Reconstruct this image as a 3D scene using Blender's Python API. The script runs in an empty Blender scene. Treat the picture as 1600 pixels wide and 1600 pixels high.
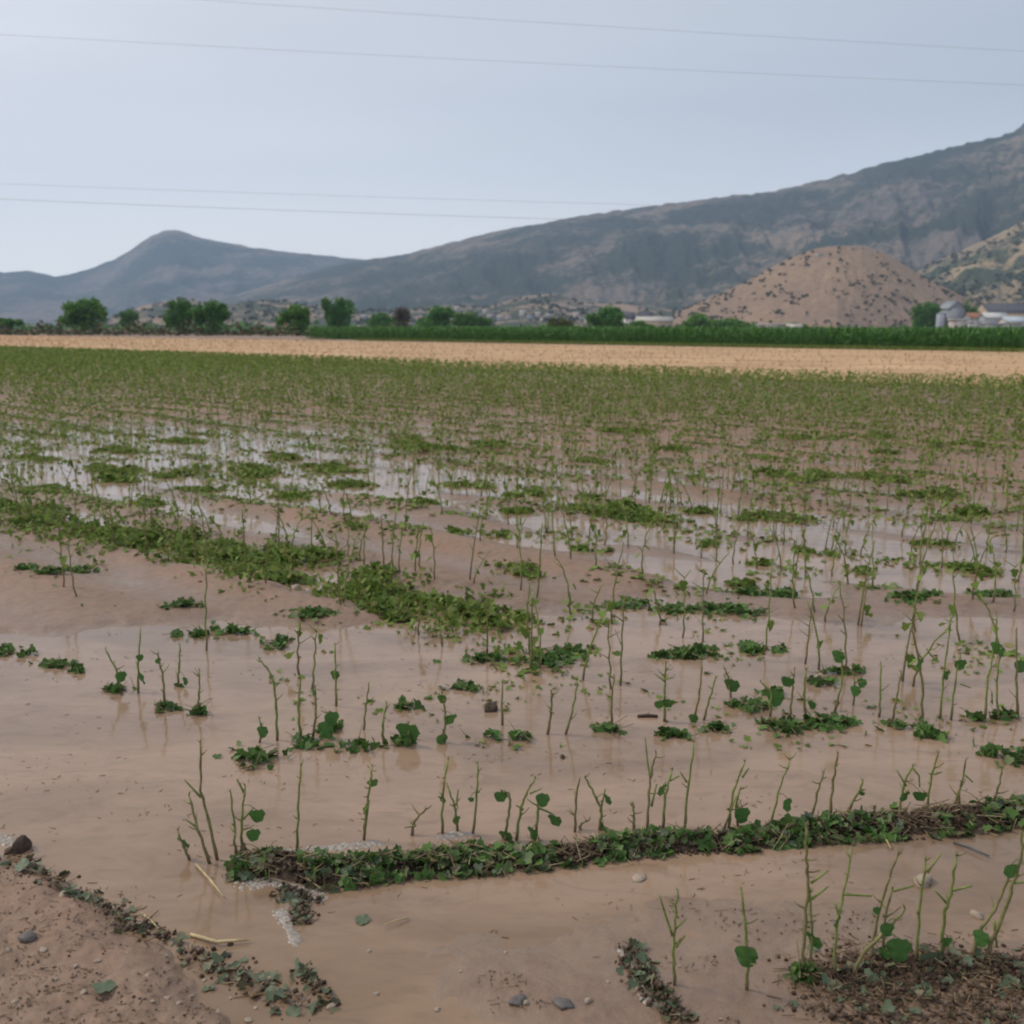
import bpy, math, random
import numpy as np
from mathutils import Vector, Matrix
R = math.radians
S = bpy.context.scene
COL = S.collection
rnd = random.Random(7)
nrg = np.random.default_rng(11)

# ------------------------------------------------------------------ camera model (1600 px reference frame)
F, H = 1600.0, 1.7
P, A = R(10.08), R(0.25)
fw = np.array([0, math.cos(P), -math.sin(P)])
r0 = np.array([1.0, 0, 0]); u0 = np.array([0, math.sin(P), math.cos(P)])
rt = r0*math.cos(A)+u0*math.sin(A); up = -r0*math.sin(A)+u0*math.cos(A)
CAM = np.array([0, 0, H])
def ray(px, py): return fw + rt*((px-800)/F) + up*((800-py)/F)
def G(px, py, z=0.0):
    d = ray(px, py); t = (z-H)/d[2]; return CAM+d*t
def AT(px, py, Y):                       # the point of that sight line at ground distance Y
    d = ray(px, py); return CAM+d*(Y/d[1])
def proj(x, y, z=0.0):
    d0, d1, d2 = x, y, z-H
    f = d0*fw[0]+d1*fw[1]+d2*fw[2]; f = np.where(f < .05, .05, f)
    return 800+F*(d0*rt[0]+d1*rt[1]+d2*rt[2])/f, 800-F*(d0*up[0]+d1*up[1]+d2*up[2])/f

# ------------------------------------------------------------------ noise
def _h(i, j, s):
    n = (i.astype(np.int64)*374761393 + j.astype(np.int64)*668265263 + s*974634777) & 0x7fffffff
    n = ((n ^ (n >> 13))*1274126177) & 0x7fffffff
    return ((n ^ (n >> 16)) & 0xffff)/65535.0
def vn(x, y, s=0):
    x = np.asarray(x, float); y = np.asarray(y, float)
    i = np.floor(x); j = np.floor(y); a = x-i; b = y-j
    a = a*a*(3-2*a); b = b*b*(3-2*b)
    return (_h(i, j, s)*(1-a)+_h(i+1, j, s)*a)*(1-b)+(_h(i, j+1, s)*(1-a)+_h(i+1, j+1, s)*a)*b
def fbm(x, y, s=0, o=4, g=.5):
    t = 0; amp = 1; tot = 0
    for k in range(o):
        t = t+amp*(vn(np.asarray(x)*2**k+17.3*k, np.asarray(y)*2**k-9.1*k, s+k)*2-1); tot += amp; amp *= g
    return t/tot
def sst(a, b, x):
    t = np.clip((x-a)/(b-a), 0, 1); return t*t*(3-2*t)
def sdf(x, y, poly):                     # signed distance, negative inside
    d = np.full(np.shape(x), 1e9); ins = np.zeros(np.shape(x), bool); n = len(poly)
    for k in range(n):
        ax, ay = poly[k]; bx, by = poly[(k+1) % n]
        ex, ey = bx-ax, by-ay; t = np.clip(((x-ax)*ex+(y-ay)*ey)/(ex*ex+ey*ey), 0, 1)
        d = np.minimum(d, (x-ax-ex*t)**2+(y-ay-ey*t)**2)
        c = ((ay > y) != (by > y)); xx = ax+ex*(y-ay)/(ey if abs(ey) > 1e-12 else 1e-12)
        ins ^= c & (x < xx)
    d = np.sqrt(d); return np.where(ins, -d, d)
def W(pts): return [tuple(G(a, b)[:2]) for a, b in pts]

# ------------------------------------------------------------------ node helpers
def mat(name, rough=.7, spec=.3):
    m = bpy.data.materials.new(name); m.use_nodes = True
    n = m.node_tree.nodes; b = n['Principled BSDF']
    b.inputs['Roughness'].default_value = rough; b.inputs['Specular IOR Level'].default_value = spec
    return m, n, m.node_tree.links, b
def noise(n, l, vec, scale, detail=4, rough=.55, dist=0.0):
    t = n.new('ShaderNodeTexNoise'); t.inputs['Scale'].default_value = scale
    t.inputs['Detail'].default_value = detail; t.inputs['Roughness'].default_value = rough; t.inputs['Distortion'].default_value = dist
    if vec is not None: l.new(vec, t.inputs['Vector'])
    return t.outputs['Fac']
def ramp(n, l, fac, stops):
    r = n.new('ShaderNodeValToRGB'); e = r.color_ramp.elements
    while len(e) < len(stops): e.new(.5)
    for k, (p, c) in enumerate(stops):
        e[k].position = p; e[k].color = (c, c, c, 1) if isinstance(c, (int, float)) else (*c, 1)
    l.new(fac, r.inputs['Fac']); return r.outputs['Color']
def mix(n, l, fac, a, b, mode='MIX'):
    x = n.new('ShaderNodeMix'); x.data_type = 'RGBA'; x.blend_type = mode
    for s, v in ((x.inputs[0], fac), (x.inputs[6], a), (x.inputs[7], b)):
        if isinstance(v, (int, float)): s.default_value = v
        elif isinstance(v, tuple): s.default_value = (*v, 1)
        else: l.new(v, s)
    return x.outputs[2]
def math_(n, l, op, a, b=0.0):
    x = n.new('ShaderNodeMath'); x.operation = op
    for s, v in ((x.inputs[0], a), (x.inputs[1], b)):
        if isinstance(v, (int, float)): s.default_value = v
        else: l.new(v, s)
    return x.outputs[0]
def pos(n, l, sc=None, rot=None):
    g = n.new('ShaderNodeNewGeometry'); o = g.outputs['Position']
    if sc or rot:
        m = n.new('ShaderNodeMapping'); l.new(o, m.inputs['Vector'])
        if sc: m.inputs['Scale'].default_value = sc
        if rot: m.inputs['Rotation'].default_value = rot
        o = m.outputs['Vector']
    return o
def bump(n, l, b, h, strength, dist):
    x = n.new('ShaderNodeBump'); x.inputs['Strength'].default_value = strength; x.inputs['Distance'].default_value = dist
    l.new(h, x.inputs['Height']); l.new(x.outputs['Normal'], b.inputs['Normal'])
def islandmat(name, stops, rough=.6, spec=.3, transl=0.0):
    m, n, l, b = mat(name, rough, spec)
    g = n.new('ShaderNodeNewGeometry'); c = ramp(n, l, g.outputs['Random Per Island'], stops)
    l.new(c, b.inputs['Base Color'])
    if transl:
        t = n.new('ShaderNodeBsdfTranslucent'); l.new(c, t.inputs['Color'])
        mx = n.new('ShaderNodeMixShader'); mx.inputs[0].default_value = transl
        l.new(b.outputs[0], mx.inputs[1]); l.new(t.outputs[0], mx.inputs[2])
        l.new(mx.outputs[0], n['Material Output'].inputs['Surface'])
    return m
def plain(name, c, rough=.7, var=.25, scale=6, spec=.3):
    m, n, l, b = mat(name, rough, spec)
    tc = n.new('ShaderNodeTexCoord')
    f = noise(n, l, tc.outputs['Object'], scale, 5)
    lo = tuple(v*(1-var) for v in c); hi = tuple(min(1, v*(1+var)) for v in c)
    l.new(ramp(n, l, f, [(.3, lo), (.7, hi)]), b.inputs['Base Color']); return m

# ------------------------------------------------------------------ mesh helpers
class MB:
    def __init__(s): s.v = []; s.f = []; s.n = 0
    def add(s, v, f):
        v = np.asarray(v, float); s.v.append(v)
        s.f += [tuple(i+s.n for i in q) for q in f]; s.n += len(v)
    def tube(s, pts, rad, sides=6, cap=True):
        pts = [np.asarray(p, float) for p in pts]; n = len(pts)
        if isinstance(rad, (int, float)): rad = [rad]*n
        V = []; Fc = []; ref = np.array([.31, .87, .39])
        for k in range(n):
            t = pts[min(k+1, n-1)]-pts[max(k-1, 0)]; t = t/(np.linalg.norm(t)+1e-12)
            a = np.cross(t, ref if abs(t@ref) < .95 else np.array([1, 0, 0])); a /= np.linalg.norm(a); b = np.cross(t, a)
            for q in range(sides):
                w = 2*math.pi*q/sides; V.append(pts[k]+(a*math.cos(w)+b*math.sin(w))*rad[k])
        for k in range(n-1):
            for q in range(sides):
                q2 = (q+1) % sides; Fc.append((k*sides+q, k*sides+q2, (k+1)*sides+q2, (k+1)*sides+q))
        if cap: Fc.append(tuple(range(sides))[::-1]); Fc.append(tuple((n-1)*sides+q for q in range(sides)))
        s.add(V, Fc)
    def box(s, c, d, M=None):
        V = [(c[0]+d[0]/2*a, c[1]+d[1]/2*b, c[2]+d[2]/2*e) for a in (-1, 1) for b in (-1, 1) for e in (-1, 1)]
        if M is not None: V = [tuple(M @ Vector(v)) for v in V]
        s.add(V, [(0, 1, 3, 2), (4, 6, 7, 5), (0, 4, 5, 1), (2, 3, 7, 6), (0, 2, 6, 4), (1, 5, 7, 3)])
    def build(s, name, m, parent=None, smooth=False):
        V = np.concatenate(s.v) if s.v else np.zeros((0, 3))
        return link(name, V, s.f, m, parent, smooth)
def link(name, V, Fc, m, parent=None, smooth=False):
    me = bpy.data.meshes.new(name)
    me.vertices.add(len(V)); me.vertices.foreach_set('co', np.asarray(V, np.float32).ravel())
    if isinstance(Fc, np.ndarray):
        k = Fc.shape[1]; me.loops.add(Fc.size); me.loops.foreach_set('vertex_index', Fc.astype(np.int32).ravel())
        me.polygons.add(len(Fc)); me.polygons.foreach_set('loop_start', np.arange(0, Fc.size, k, dtype=np.int32))
    else:
        ln = np.array([len(q) for q in Fc], np.int32); fl = np.array([i for q in Fc for i in q], np.int32)
        me.loops.add(len(fl)); me.loops.foreach_set('vertex_index', fl)
        me.polygons.add(len(ln)); me.polygons.foreach_set('loop_start', np.concatenate(([0], np.cumsum(ln)[:-1])).astype(np.int32))
    me.update(calc_edges=True); me.validate()
    if smooth: me.polygons.foreach_set('use_smooth', np.ones(len(me.polygons), bool))
    me.materials.append(m)
    o = bpy.data.objects.new(name, me); COL.objects.link(o)
    if parent: o.parent = parent
    return o
def tag(o, label, cat, group=None, kind=None):
    if label: o['label'] = label
    if cat: o['category'] = cat
    if group: o['group'] = group
    if kind: o['kind'] = kind
    return o
def thing(name, loc, label, cat, group=None):
    o = bpy.data.objects.new(name, None); COL.objects.link(o); o.location = loc; o.empty_display_size = .1
    return tag(o, label, cat, group)
def struct(o): o['kind'] = 'structure'; return o
ORD = ('first second third fourth fifth sixth seventh eighth ninth tenth eleventh twelfth thirteenth fourteenth fifteenth sixteenth '
       'seventeenth eighteenth nineteenth twentieth').split()
ORD += ['twenty-'+w for w in ORD[:9]]+['thirtieth']+['thirty-'+w for w in ORD[:9]]+['fortieth']

# batch of oriented leaf cards as numpy: centres, sizes, -> (V, F)
LEAF = np.array([[0, 0, 0], [.30, -.14, .05], [.50, .18, .10], [.32, .36, .04], [.30, .72, .06], [.0, 1.0, -.06],
                 [-.30, .72, .06], [-.32, .36, .04], [-.50, .18, .10], [-.30, -.14, .05], [0, .42, -.06]], float)
LEAFF = [(10, k, k+1) for k in range(9)]+[(10, 9, 0)]
def rotm(n):
    """n random rotations: yaw, tilt"""
    return n
def euler_mats(yaw, pitch, roll):
    cy, sy, cp, sp, cr, sr = np.cos(yaw), np.sin(yaw), np.cos(pitch), np.sin(pitch), np.cos(roll), np.sin(roll)
    z = np.zeros_like(cy); o = np.ones_like(cy)
    Rz = np.stack([np.stack([cy, -sy, z], -1), np.stack([sy, cy, z], -1), np.stack([z, z, o], -1)], -2)
    Rx = np.stack([np.stack([o, z, z], -1), np.stack([z, cp, -sp], -1), np.stack([z, sp, cp], -1)], -2)
    Ry = np.stack([np.stack([cr, z, sr], -1), np.stack([z, o, z], -1), np.stack([-sr, z, cr], -1)], -2)
    return Rz @ Rx @ Ry
def scatter(tmplV, tmplF, P_, size, M):
    n = len(P_); k = len(tmplV)
    V = np.einsum('nij,kj->nki', M, tmplV)*np.asarray(size).reshape(n, 1, 1)+P_[:, None, :]
    Fa = np.array(tmplF)[None]+(np.arange(n)*k)[:, None, None]
    return V.reshape(-1, 3), Fa.reshape(-1, Fa.shape[-1])
def leafbatch(P_, size, tilt=.6, g=nrg):
    n = len(P_)
    return scatter(LEAF-np.array([0, .4, 0]), LEAFF, P_, size, euler_mats(g.uniform(0, 6.28, n), g.normal(0, tilt, n), g.normal(0, tilt, n)))
QUADV = np.array([[-.5, -.5, 0], [.5, -.5, .0], [.55, .5, .12], [-.45, .5, -.08]], float); QUADF = [(0, 1, 2, 3)]
BLADE = np.array([[-.5, 0, 0], [.5, 0, 0], [.4, .55, .0], [-.4, .55, .0], [.0, 1.0, -.25]], float); BLADEF = [(0, 1, 2), (0, 2, 3), (3, 2, 4)]
def cat(parts):
    V = []; Fs = []; n = 0
    for v, f in parts: V.append(v); Fs.append(f+n); n += len(v)
    return np.concatenate(V), np.concatenate(Fs)

# ------------------------------------------------------------------ render settings, world, sun
S.view_settings.view_transform = 'Standard'; S.view_settings.look = 'None'; S.view_settings.exposure = 0.0; S.view_settings.gamma = 1
S.render.engine = 'CYCLES'
cy = S.cycles; cy.use_denoising = True; cy.max_bounces = 6; cy.volume_bounces = 1; cy.filter_width = 2.0
try: cy.denoiser = 'OPENIMAGEDENOISE'
except Exception: pass
SUN_EL, SUN_AZ = R(48), R(-75)         # azimuth from +Y, clockwise positive
w = bpy.data.worlds.new('World'); S.world = w; w.use_nodes = True
n, l = w.node_tree.nodes, w.node_tree.links
bg = n['Background']; sky = n.new('ShaderNodeTexSky'); sky.sky_type = 'NISHITA'; sky.sun_disc = False
sky.sun_elevation = SUN_EL; sky.sun_rotation = SUN_AZ; sky.air_density = 1.0; sky.dust_density = 4.0; sky.ozone_density = 1.0
tc = n.new('ShaderNodeTexCoord'); mp = n.new('ShaderNodeMapping'); l.new(tc.outputs['Generated'], mp.inputs['Vector'])
mp.inputs['Scale'].default_value = (1, 1, 5)
cl = noise(n, l, mp.outputs['Vector'], 1.6, 4, .45, .3)
sx = n.new('ShaderNodeSeparateXYZ'); l.new(tc.outputs['Generated'], sx.inputs[0])
side = n.new('ShaderNodeMapRange'); l.new(sx.outputs['X'], side.inputs[0])
side.inputs[1].default_value = -.55; side.inputs[2].default_value = .55; side.inputs[3].default_value = 0; side.inputs[4].default_value = 1
cloud = mix(n, l, side.outputs[0], (9.7, 9.75, 10.2), (5.4, 6.0, 6.85))
low = n.new('ShaderNodeMapRange'); l.new(sx.outputs['Z'], low.inputs[0])
low.inputs[1].default_value = .02; low.inputs[2].default_value = .20; low.inputs[3].default_value = .75; low.inputs[4].default_value = 0
cloud = mix(n, l, low.outputs[0], cloud, (13.2, 12.9, 12.2))
cloud = mix(n, l, 1.0, cloud, ramp(n, l, cl, [(.28, .90), (.72, 1.03)]), 'MULTIPLY')
l.new(mix(n, l, .92, sky.outputs[0], cloud), bg.inputs['Color']); bg.inputs['Strength'].default_value = .1
sl = bpy.data.lights.new('sun', 'SUN'); sl.energy = 1.9; sl.angle = R(12); sl.color = (1, .91, .77)
so = bpy.data.objects.new('sun', sl); COL.objects.link(so)
sd = Vector((math.sin(SUN_AZ)*math.cos(SUN_EL), math.cos(SUN_AZ)*math.cos(SUN_EL), math.sin(SUN_EL)))
so.rotation_euler = sd.to_track_quat('Z', 'Y').to_euler(); so.location = sd*50

cd = bpy.data.cameras.new('camera'); co = bpy.data.objects.new('camera', cd); COL.objects.link(co); S.camera = co
cd.sensor_fit = 'HORIZONTAL'; cd.sensor_width = 36; cd.lens = 36*F/1600; cd.clip_start = .05; cd.clip_end = 60000
co.matrix_world = Matrix(((rt[0], up[0], -fw[0], 0), (rt[1], up[1], -fw[1], 0), (rt[2], up[2], -fw[2], H), (0, 0, 0, 1)))
cd.dof.use_dof = True; cd.dof.focus_distance = 3.6; cd.dof.aperture_fstop = .036/.009

# ------------------------------------------------------------------ ground
RD = np.array([-.76, .65]); RN = np.array([.65, .76]); ROW = .92     # crop rows of the main field
POLY = dict(
 bank=W([(-900, 1260), (-200, 1315), (0, 1335), (60, 1362), (150, 1405), (245, 1462), (330, 1505), (420, 1550), (520, 1620), (600, 1800), (700, 2600), (-2600, 2600)]),
 flat=W([(500, 1452), (570, 1425), (760, 1412), (1000, 1378), (1250, 1352), (1700, 1312), (2400, 1270), (3000, 2600), (700, 2600), (560, 1620), (470, 1560)]),
 red=W([(-500, 800), (60, 838), (200, 862), (330, 892), (480, 930), (620, 968), (520, 985), (220, 978), (60, 1005), (-500, 980)]),
 mid=W([(330, 790), (520, 800), (700, 806), (940, 852), (1085, 920), (1000, 950), (800, 955), (640, 905), (480, 860)]),
 stripA=W([(330, 745), (600, 770), (860, 800), (1000, 812), (880, 826), (600, 795)]),
 stripB=W([(600, 700), (850, 730), (1066, 752), (1266, 773), (1500, 803), (1620, 815), (1600, 826), (1250, 792), (1000, 765), (700, 722)]),
 wetR=W([(1120, 930), (1600, 925), (1900, 935), (1900, 985), (1600, 965), (1250, 965)]),
 right=W([(900, 640), (1900, 690), (1900, 800), (1500, 760), (1100, 730), (850, 700)]))
POOL = [(150, 678, 420, 17), (120, 735, 330, 26), (600, 752, 330, 26), (1150, 815, 330, 22), (1350, 880, 420, 45), (900, 840, 150, 14), (250, 700, 420, 10)]
SOFT = dict(bank=.22, flat=.75, red=.22, mid=.3, stripA=.25, stripB=.35, wetR=.3, right=1.2)
LIFT = dict(bank=.075, flat=.031, red=.045, mid=.045, stripA=.035, stripB=.04, wetR=.03, right=.03)
BANKLINE = [(325, 1352), (400, 1351), (470, 1360), (530, 1369), (640, 1354), (780, 1342), (880, 1340), (960, 1328), (1060, 1322), (1180, 1314), (1280, 1302), (1340, 1294), (1450, 1286), (1600, 1272), (1800, 1255)]
def height(x, y):
    x = np.asarray(x, float); y = np.asarray(y, float)
    px, py = proj(x, np.maximum(y, .8), 0.0); px = np.clip(px, -4000, 5600); py = np.clip(py, 500, 2600)
    r = np.hypot(x, y)
    L = np.interp(py, [540, 620, 655, 680, 760, 850, 960, 1000, 1300, 1420], [.07, .065, .050, .026, .008, .006, -.002, -.022, -.03, -.022])
    s = x*RN[0]+y*RN[1]
    wr = sst(1000, 900, py)*sst(.0, 1, 1.0)*np.interp(r, [0, 30, 60], [1, 1, 0])
    L = L+np.interp(py, [640, 680, 860, 900], [.024, .036, .036, .026])*np.sin(2*math.pi*s/ROW)*wr
    L = L+.022*fbm(x/2.4, y/2.4, 3, 3)*sst(1150, 900, py)+.012*fbm(x/.5, y/.28, 4, 4)*(sst(1350, 1420, py)+sst(1000, 900, py))
    wob = .30*fbm(x/.6, y/.6, 9, 5, .6)
    for k, poly in POLY.items():
        d = sdf(x, y, poly)+wob*(1 if k != 'right' else 3)
        L = L+LIFT[k]*sst(SOFT[k]*.5, -SOFT[k], d)
    for cx, cy_, a, b in POOL:
        q = ((px-cx)/a)**2+((py-cy_)/b)**2; L = L-.07*np.exp(-q*1.2)
    L = np.where(y < 1.0, np.maximum(L, .04), L)
    far = sst(24, 40, r); L = L*(1-far)+.06*far
    micro = .008*fbm(x/.16, y/.11, 21, 5, .6)+.0022*fbm(x/.03, y/.03, 31, 3)
    bk = sst(.15, -.3, sdf(x, y, POLY['bank']))
    micro = micro*(1+1.9*bk)
    L = L+micro*np.interp(r, [0, 12, 40], [1, 1, .2])
    return L
def gz(p): return float(height(np.array([p[0]]), np.array([p[1]]))[0])
az = np.concatenate([np.radians(np.linspace(-46, 46, 620)), np.radians(np.linspace(46, 314, 90))[1:-1]])
rr = np.concatenate([np.exp(np.linspace(math.log(.5), math.log(26), 640)), np.exp(np.linspace(math.log(26), math.log(6800), 90))[1:]])
RR, AZ = np.meshgrid(rr, az, indexing='ij'); X = RR*np.sin(AZ); Y = RR*np.cos(AZ); Z = height(X, Y)
nr, na = RR.shape; V = np.stack([X, Y, Z], -1).reshape(-1, 3)
i, j = np.meshgrid(np.arange(nr-1), np.arange(na), indexing='ij'); j2 = (j+1) % na
Fc = np.stack([i*na+j, (i+1)*na+j, (i+1)*na+j2, i*na+j2], -1).reshape(-1, 4)
ctr = len(V); V = np.vstack([V, [[0, 0, .04]]])
m, n, l, b = mat('wet_mud', .5, .5)
p = pos(n, l)
c1 = ramp(n, l, noise(n, l, p, .9, 6, .6, .4), [(.3, (.195, .128, .086)), (.52, (.238, .150, .100)), (.75, (.262, .150, .094))])
c2 = ramp(n, l, noise(n, l, p, 22, 6, .7), [(.32, .68), (.5, 1.0), (.72, 1.22)])
c = mix(n, l, .8, c1, c2, 'MULTIPLY')
vz = n.new('ShaderNodeTexVoronoi'); vz.inputs['Scale'].default_value = 70; l.new(p, vz.inputs['Vector'])
grit = ramp(n, l, vz.outputs['Distance'], [(.10, 1.0), (.2, 0.0)])
grit = math_(n, l, 'MULTIPLY', grit, ramp(n, l, noise(n, l, p, 31, 2), [(.52, 0.0), (.6, 1.0)]))
c = mix(n, l, math_(n, l, 'MULTIPLY', grit, .55), c, (.36, .30, .24))
sep = n.new('ShaderNodeSeparateXYZ'); l.new(p, sep.inputs[0])
zz = math_(n, l, 'ADD', sep.outputs['Z'], math_(n, l, 'MULTIPLY', math_(n, l, 'SUBTRACT', noise(n, l, p, 5, 4), .5), .03))
wet = n.new('ShaderNodeMapRange'); l.new(zz, wet.inputs[0]); wet.inputs[1].default_value = .004; wet.inputs[2].default_value = .05
c = mix(n, l, wet.outputs[0], mix(n, l, 1.0, c, (.90, .88, .86), 'MULTIPLY'), c)
silt = n.new('ShaderNodeMapRange'); l.new(zz, silt.inputs[0]); silt.inputs[1].default_value = .000; silt.inputs[2].default_value = .014
c = mix(n, l, silt.outputs[0], mix(n, l, .8, (.245, .165, .110), ramp(n, l, noise(n, l, p, 9, 5), [(.3, .85), (.7, 1.08)]), 'MULTIPLY'), c)
l.new(c, b.inputs['Base Color'])
l.new(ramp(n, l, wet.outputs[0], [(0, .22), (.4, .42), (1, .72)]), b.inputs['Roughness'])
bh = math_(n, l, 'ADD', noise(n, l, p, 60, 6, .65), math_(n, l, 'MULTIPLY', noise(n, l, p, 14, 4), 2.0))
bump(n, l, b, bh, .35, .012)
MUD = m
ev = np.arange(0, na, 2)
capf = np.stack([np.full(len(ev), ctr), (ev+2) % na, (ev+1) % na, ev], -1)
struct(link('ground', V, np.vstack([Fc, capf]), m, None, True))

# ------------------------------------------------------------------ muddy water
m, n, l, b = mat('muddy_water', .06, .5); b.inputs['IOR'].default_value = 1.33
p = pos(n, l)
ps = pos(n, l, (1, 2.2, 1), (0, 0, R(12)))
ca = ramp(n, l, noise(n, l, ps, .8, 5, .6, 1.0), [(.34, (.225, .150, .100)), (.5, (.290, .195, .132)), (.64, (.335, .224, .152))])
cb = ramp(n, l, noise(n, l, ps, 5, 6, .65, 1.5), [(.3, .74), (.48, .98), (.72, 1.07)])
sy_ = n.new('ShaderNodeSeparateXYZ'); l.new(p, sy_.inputs[0]); br = n.new('ShaderNodeMapRange')
l.new(math_(n, l, 'ADD', sy_.outputs['Y'], math_(n, l, 'MULTIPLY', noise(n, l, ps, 2.2, 5, .6, .8), 1.3)), br.inputs[0]); br.inputs[1].default_value = 3.1; br.inputs[2].default_value = 3.9
wc = mix(n, l, .7, ca, cb, 'MULTIPLY'); l.new(mix(n, l, br.outputs[0], mix(n, l, 1.0, wc, (.84, .82, .76), 'MULTIPLY'), wc), b.inputs['Base Color'])
hh = math_(n, l, 'ADD', noise(n, l, pos(n, l, (1, 1.8, 1), (0, 0, R(15))), 7, 3, .5, .6), math_(n, l, 'MULTIPLY', noise(n, l, p, 34, 2), .12))
bump(n, l, b, hh, .045, .05)
l.new(ramp(n, l, noise(n, l, p, 1.1, 3), [(.3, .04), (.7, .14)]), b.inputs['Roughness'])
wm = MB(); wm.add([(-45, -8, 0), (45, -8, 0), (45, 45, 0), (-45, 45, 0)], [(0, 1, 2, 3)]); struct(wm.build('water', m))

# ------------------------------------------------------------------ plant materials
M_STEM = islandmat('green_stem', [(0, (.19, .20, .055)), (.5, (.25, .25, .075)), (1, (.33, .27, .12))], .55)
M_STEMR = plain('stem_skin', (.20, .245, .062), .5, .35, 40)
M_STEMD = plain('stem_skin_dull', (.20, .19, .07), .6, .35, 40)
M_LEAF = islandmat('torn_leaf', [(0, (.045, .085, .022)), (.4, (.090, .175, .042)), (.75, (.130, .235, .060)), (.92, (.20, .26, .12)), (1, (.26, .21, .09))], .55, .22, .30)
M_LEAFP = islandmat('fresh_leaf', [(0, (.06, .15, .036)), (1, (.12, .23, .06))], .5, .25, .3)
M_LEAFD = islandmat('muddy_leaf', [(0, (.07, .10, .05)), (.5, (.11, .145, .08)), (1, (.19, .16, .09))], .5, .4, .1)
M_SOIL = islandmat('clods', [(0, (.045, .028, .018)), (.6, (.085, .055, .036)), (1, (.15, .10, .07))], .8)
M_STRAW = islandmat('straw_bits', [(0, (.12, .08, .045)), (.6, (.26, .19, .10)), (1, (.50, .40, .24))], .6)
M_LITTER = islandmat('litter_bits', [(0, (.05, .032, .02)), (.5, (.12, .075, .045)), (.8, (.26, .18, .10)), (1, (.42, .32, .19))], .7)
M_DEBRIS = islandmat('mud_crumbs', [(0, (.10, .065, .042)), (.5, (.18, .12, .08)), (.85, (.26, .19, .13)), (1, (.42, .33, .22))], .75)
M_FOAM = islandmat('foam', [(0, (.21, .165, .13)), (.6, (.28, .235, .195)), (1, (.38, .34, .30))], .35, .5)
M_LEAFM = islandmat('battered_leaf', [(0, (.085, .130, .026)), (.45, (.155, .230, .045)), (.8, (.21, .29, .065)), (1, (.34, .28, .12))], .6, .2, .3)
M_CROP = islandmat('crop_leaf', [(0, (.095, .145, .022)), (.5, (.165, .25, .040)), (.85, (.23, .29, .06)), (1, (.36, .29, .12))], .55, .3, .35)
M_STONE = plain('pale_stone', (.33, .26, .20), .7, .2, 30)
M_STONED = plain('grey_stone', (.13, .115, .105), .6, .25, 30)

th_ = np.linspace(-.5*math.pi+.35, 1.5*math.pi-.35, 19)
rr0 = .5*(1+.10*np.cos(3*(th_-math.pi/2))+.05*np.cos(7*th_))
LEAFR = np.vstack([[[0, 0.02, 0]], np.stack([rr0*np.cos(th_), .5+rr0*np.sin(th_), .16*np.abs(rr0*np.cos(th_))+.05*np.sin(5*th_)-.05], -1), [[0, .5, -.04]]])
LEAFRF = [(20, k, k+1) for k in range(0, 19)]+[(20, 19, 0)]
for M_ in (M_STEMR, M_STEMD):
    n, l = M_.node_tree.nodes, M_.node_tree.links; b = n['Principled BSDF']; src = b.inputs['Base Color'].links[0].from_socket
    tco = n.new('ShaderNodeTexCoord'); sp = n.new('ShaderNodeSeparateXYZ'); l.new(tco.outputs['Object'], sp.inputs[0])
    mr = n.new('ShaderNodeMapRange'); zz_ = math_(n, l, 'ADD', sp.outputs['Z'], math_(n, l, 'MULTIPLY', noise(n, l, tco.outputs['Object'], 45, 4), .10)); l.new(zz_, mr.inputs[0])
    mr.inputs[1].default_value = .07; mr.inputs[2].default_value = .17; mr.inputs[3].default_value = .85; mr.inputs[4].default_value = 0
    sp2 = ramp(n, l, noise(n, l, tco.outputs['Object'], 110, 3), [(.55, 0.0), (.62, .6)])
    l.new(mix(n, l, math_(n, l, 'MAXIMUM', mr.outputs[0], sp2), src, (.19, .13, .085)), b.inputs['Base Color'])
def leaf_mesh(name, c, size, parent, m, yaw=None, tilt=None, base=None):
    """one cotton leaf with its stalk"""
    k = MB(); yaw = rnd.uniform(0, 6.28) if yaw is None else yaw; tilt = rnd.uniform(-1.2, -.3) if tilt is None else tilt
    M = euler_mats(np.array([yaw]), np.array([tilt]), np.array([rnd.uniform(-.5, .5)]))[0]
    L = LEAFR*np.array([1.0, 1, 1.3])*1.12
    # finer outline: round the lobes a little
    V = [ (M @ q)*size+np.asarray(c) for q in L]
    k.add(V, LEAFRF)
    if base is not None: k.tube([np.asarray(base), (np.asarray(base)+V[0])/2+np.array([0, 0, .008]), V[0]], .0013, 4)
    return k.build(name, m, parent, True)

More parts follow.
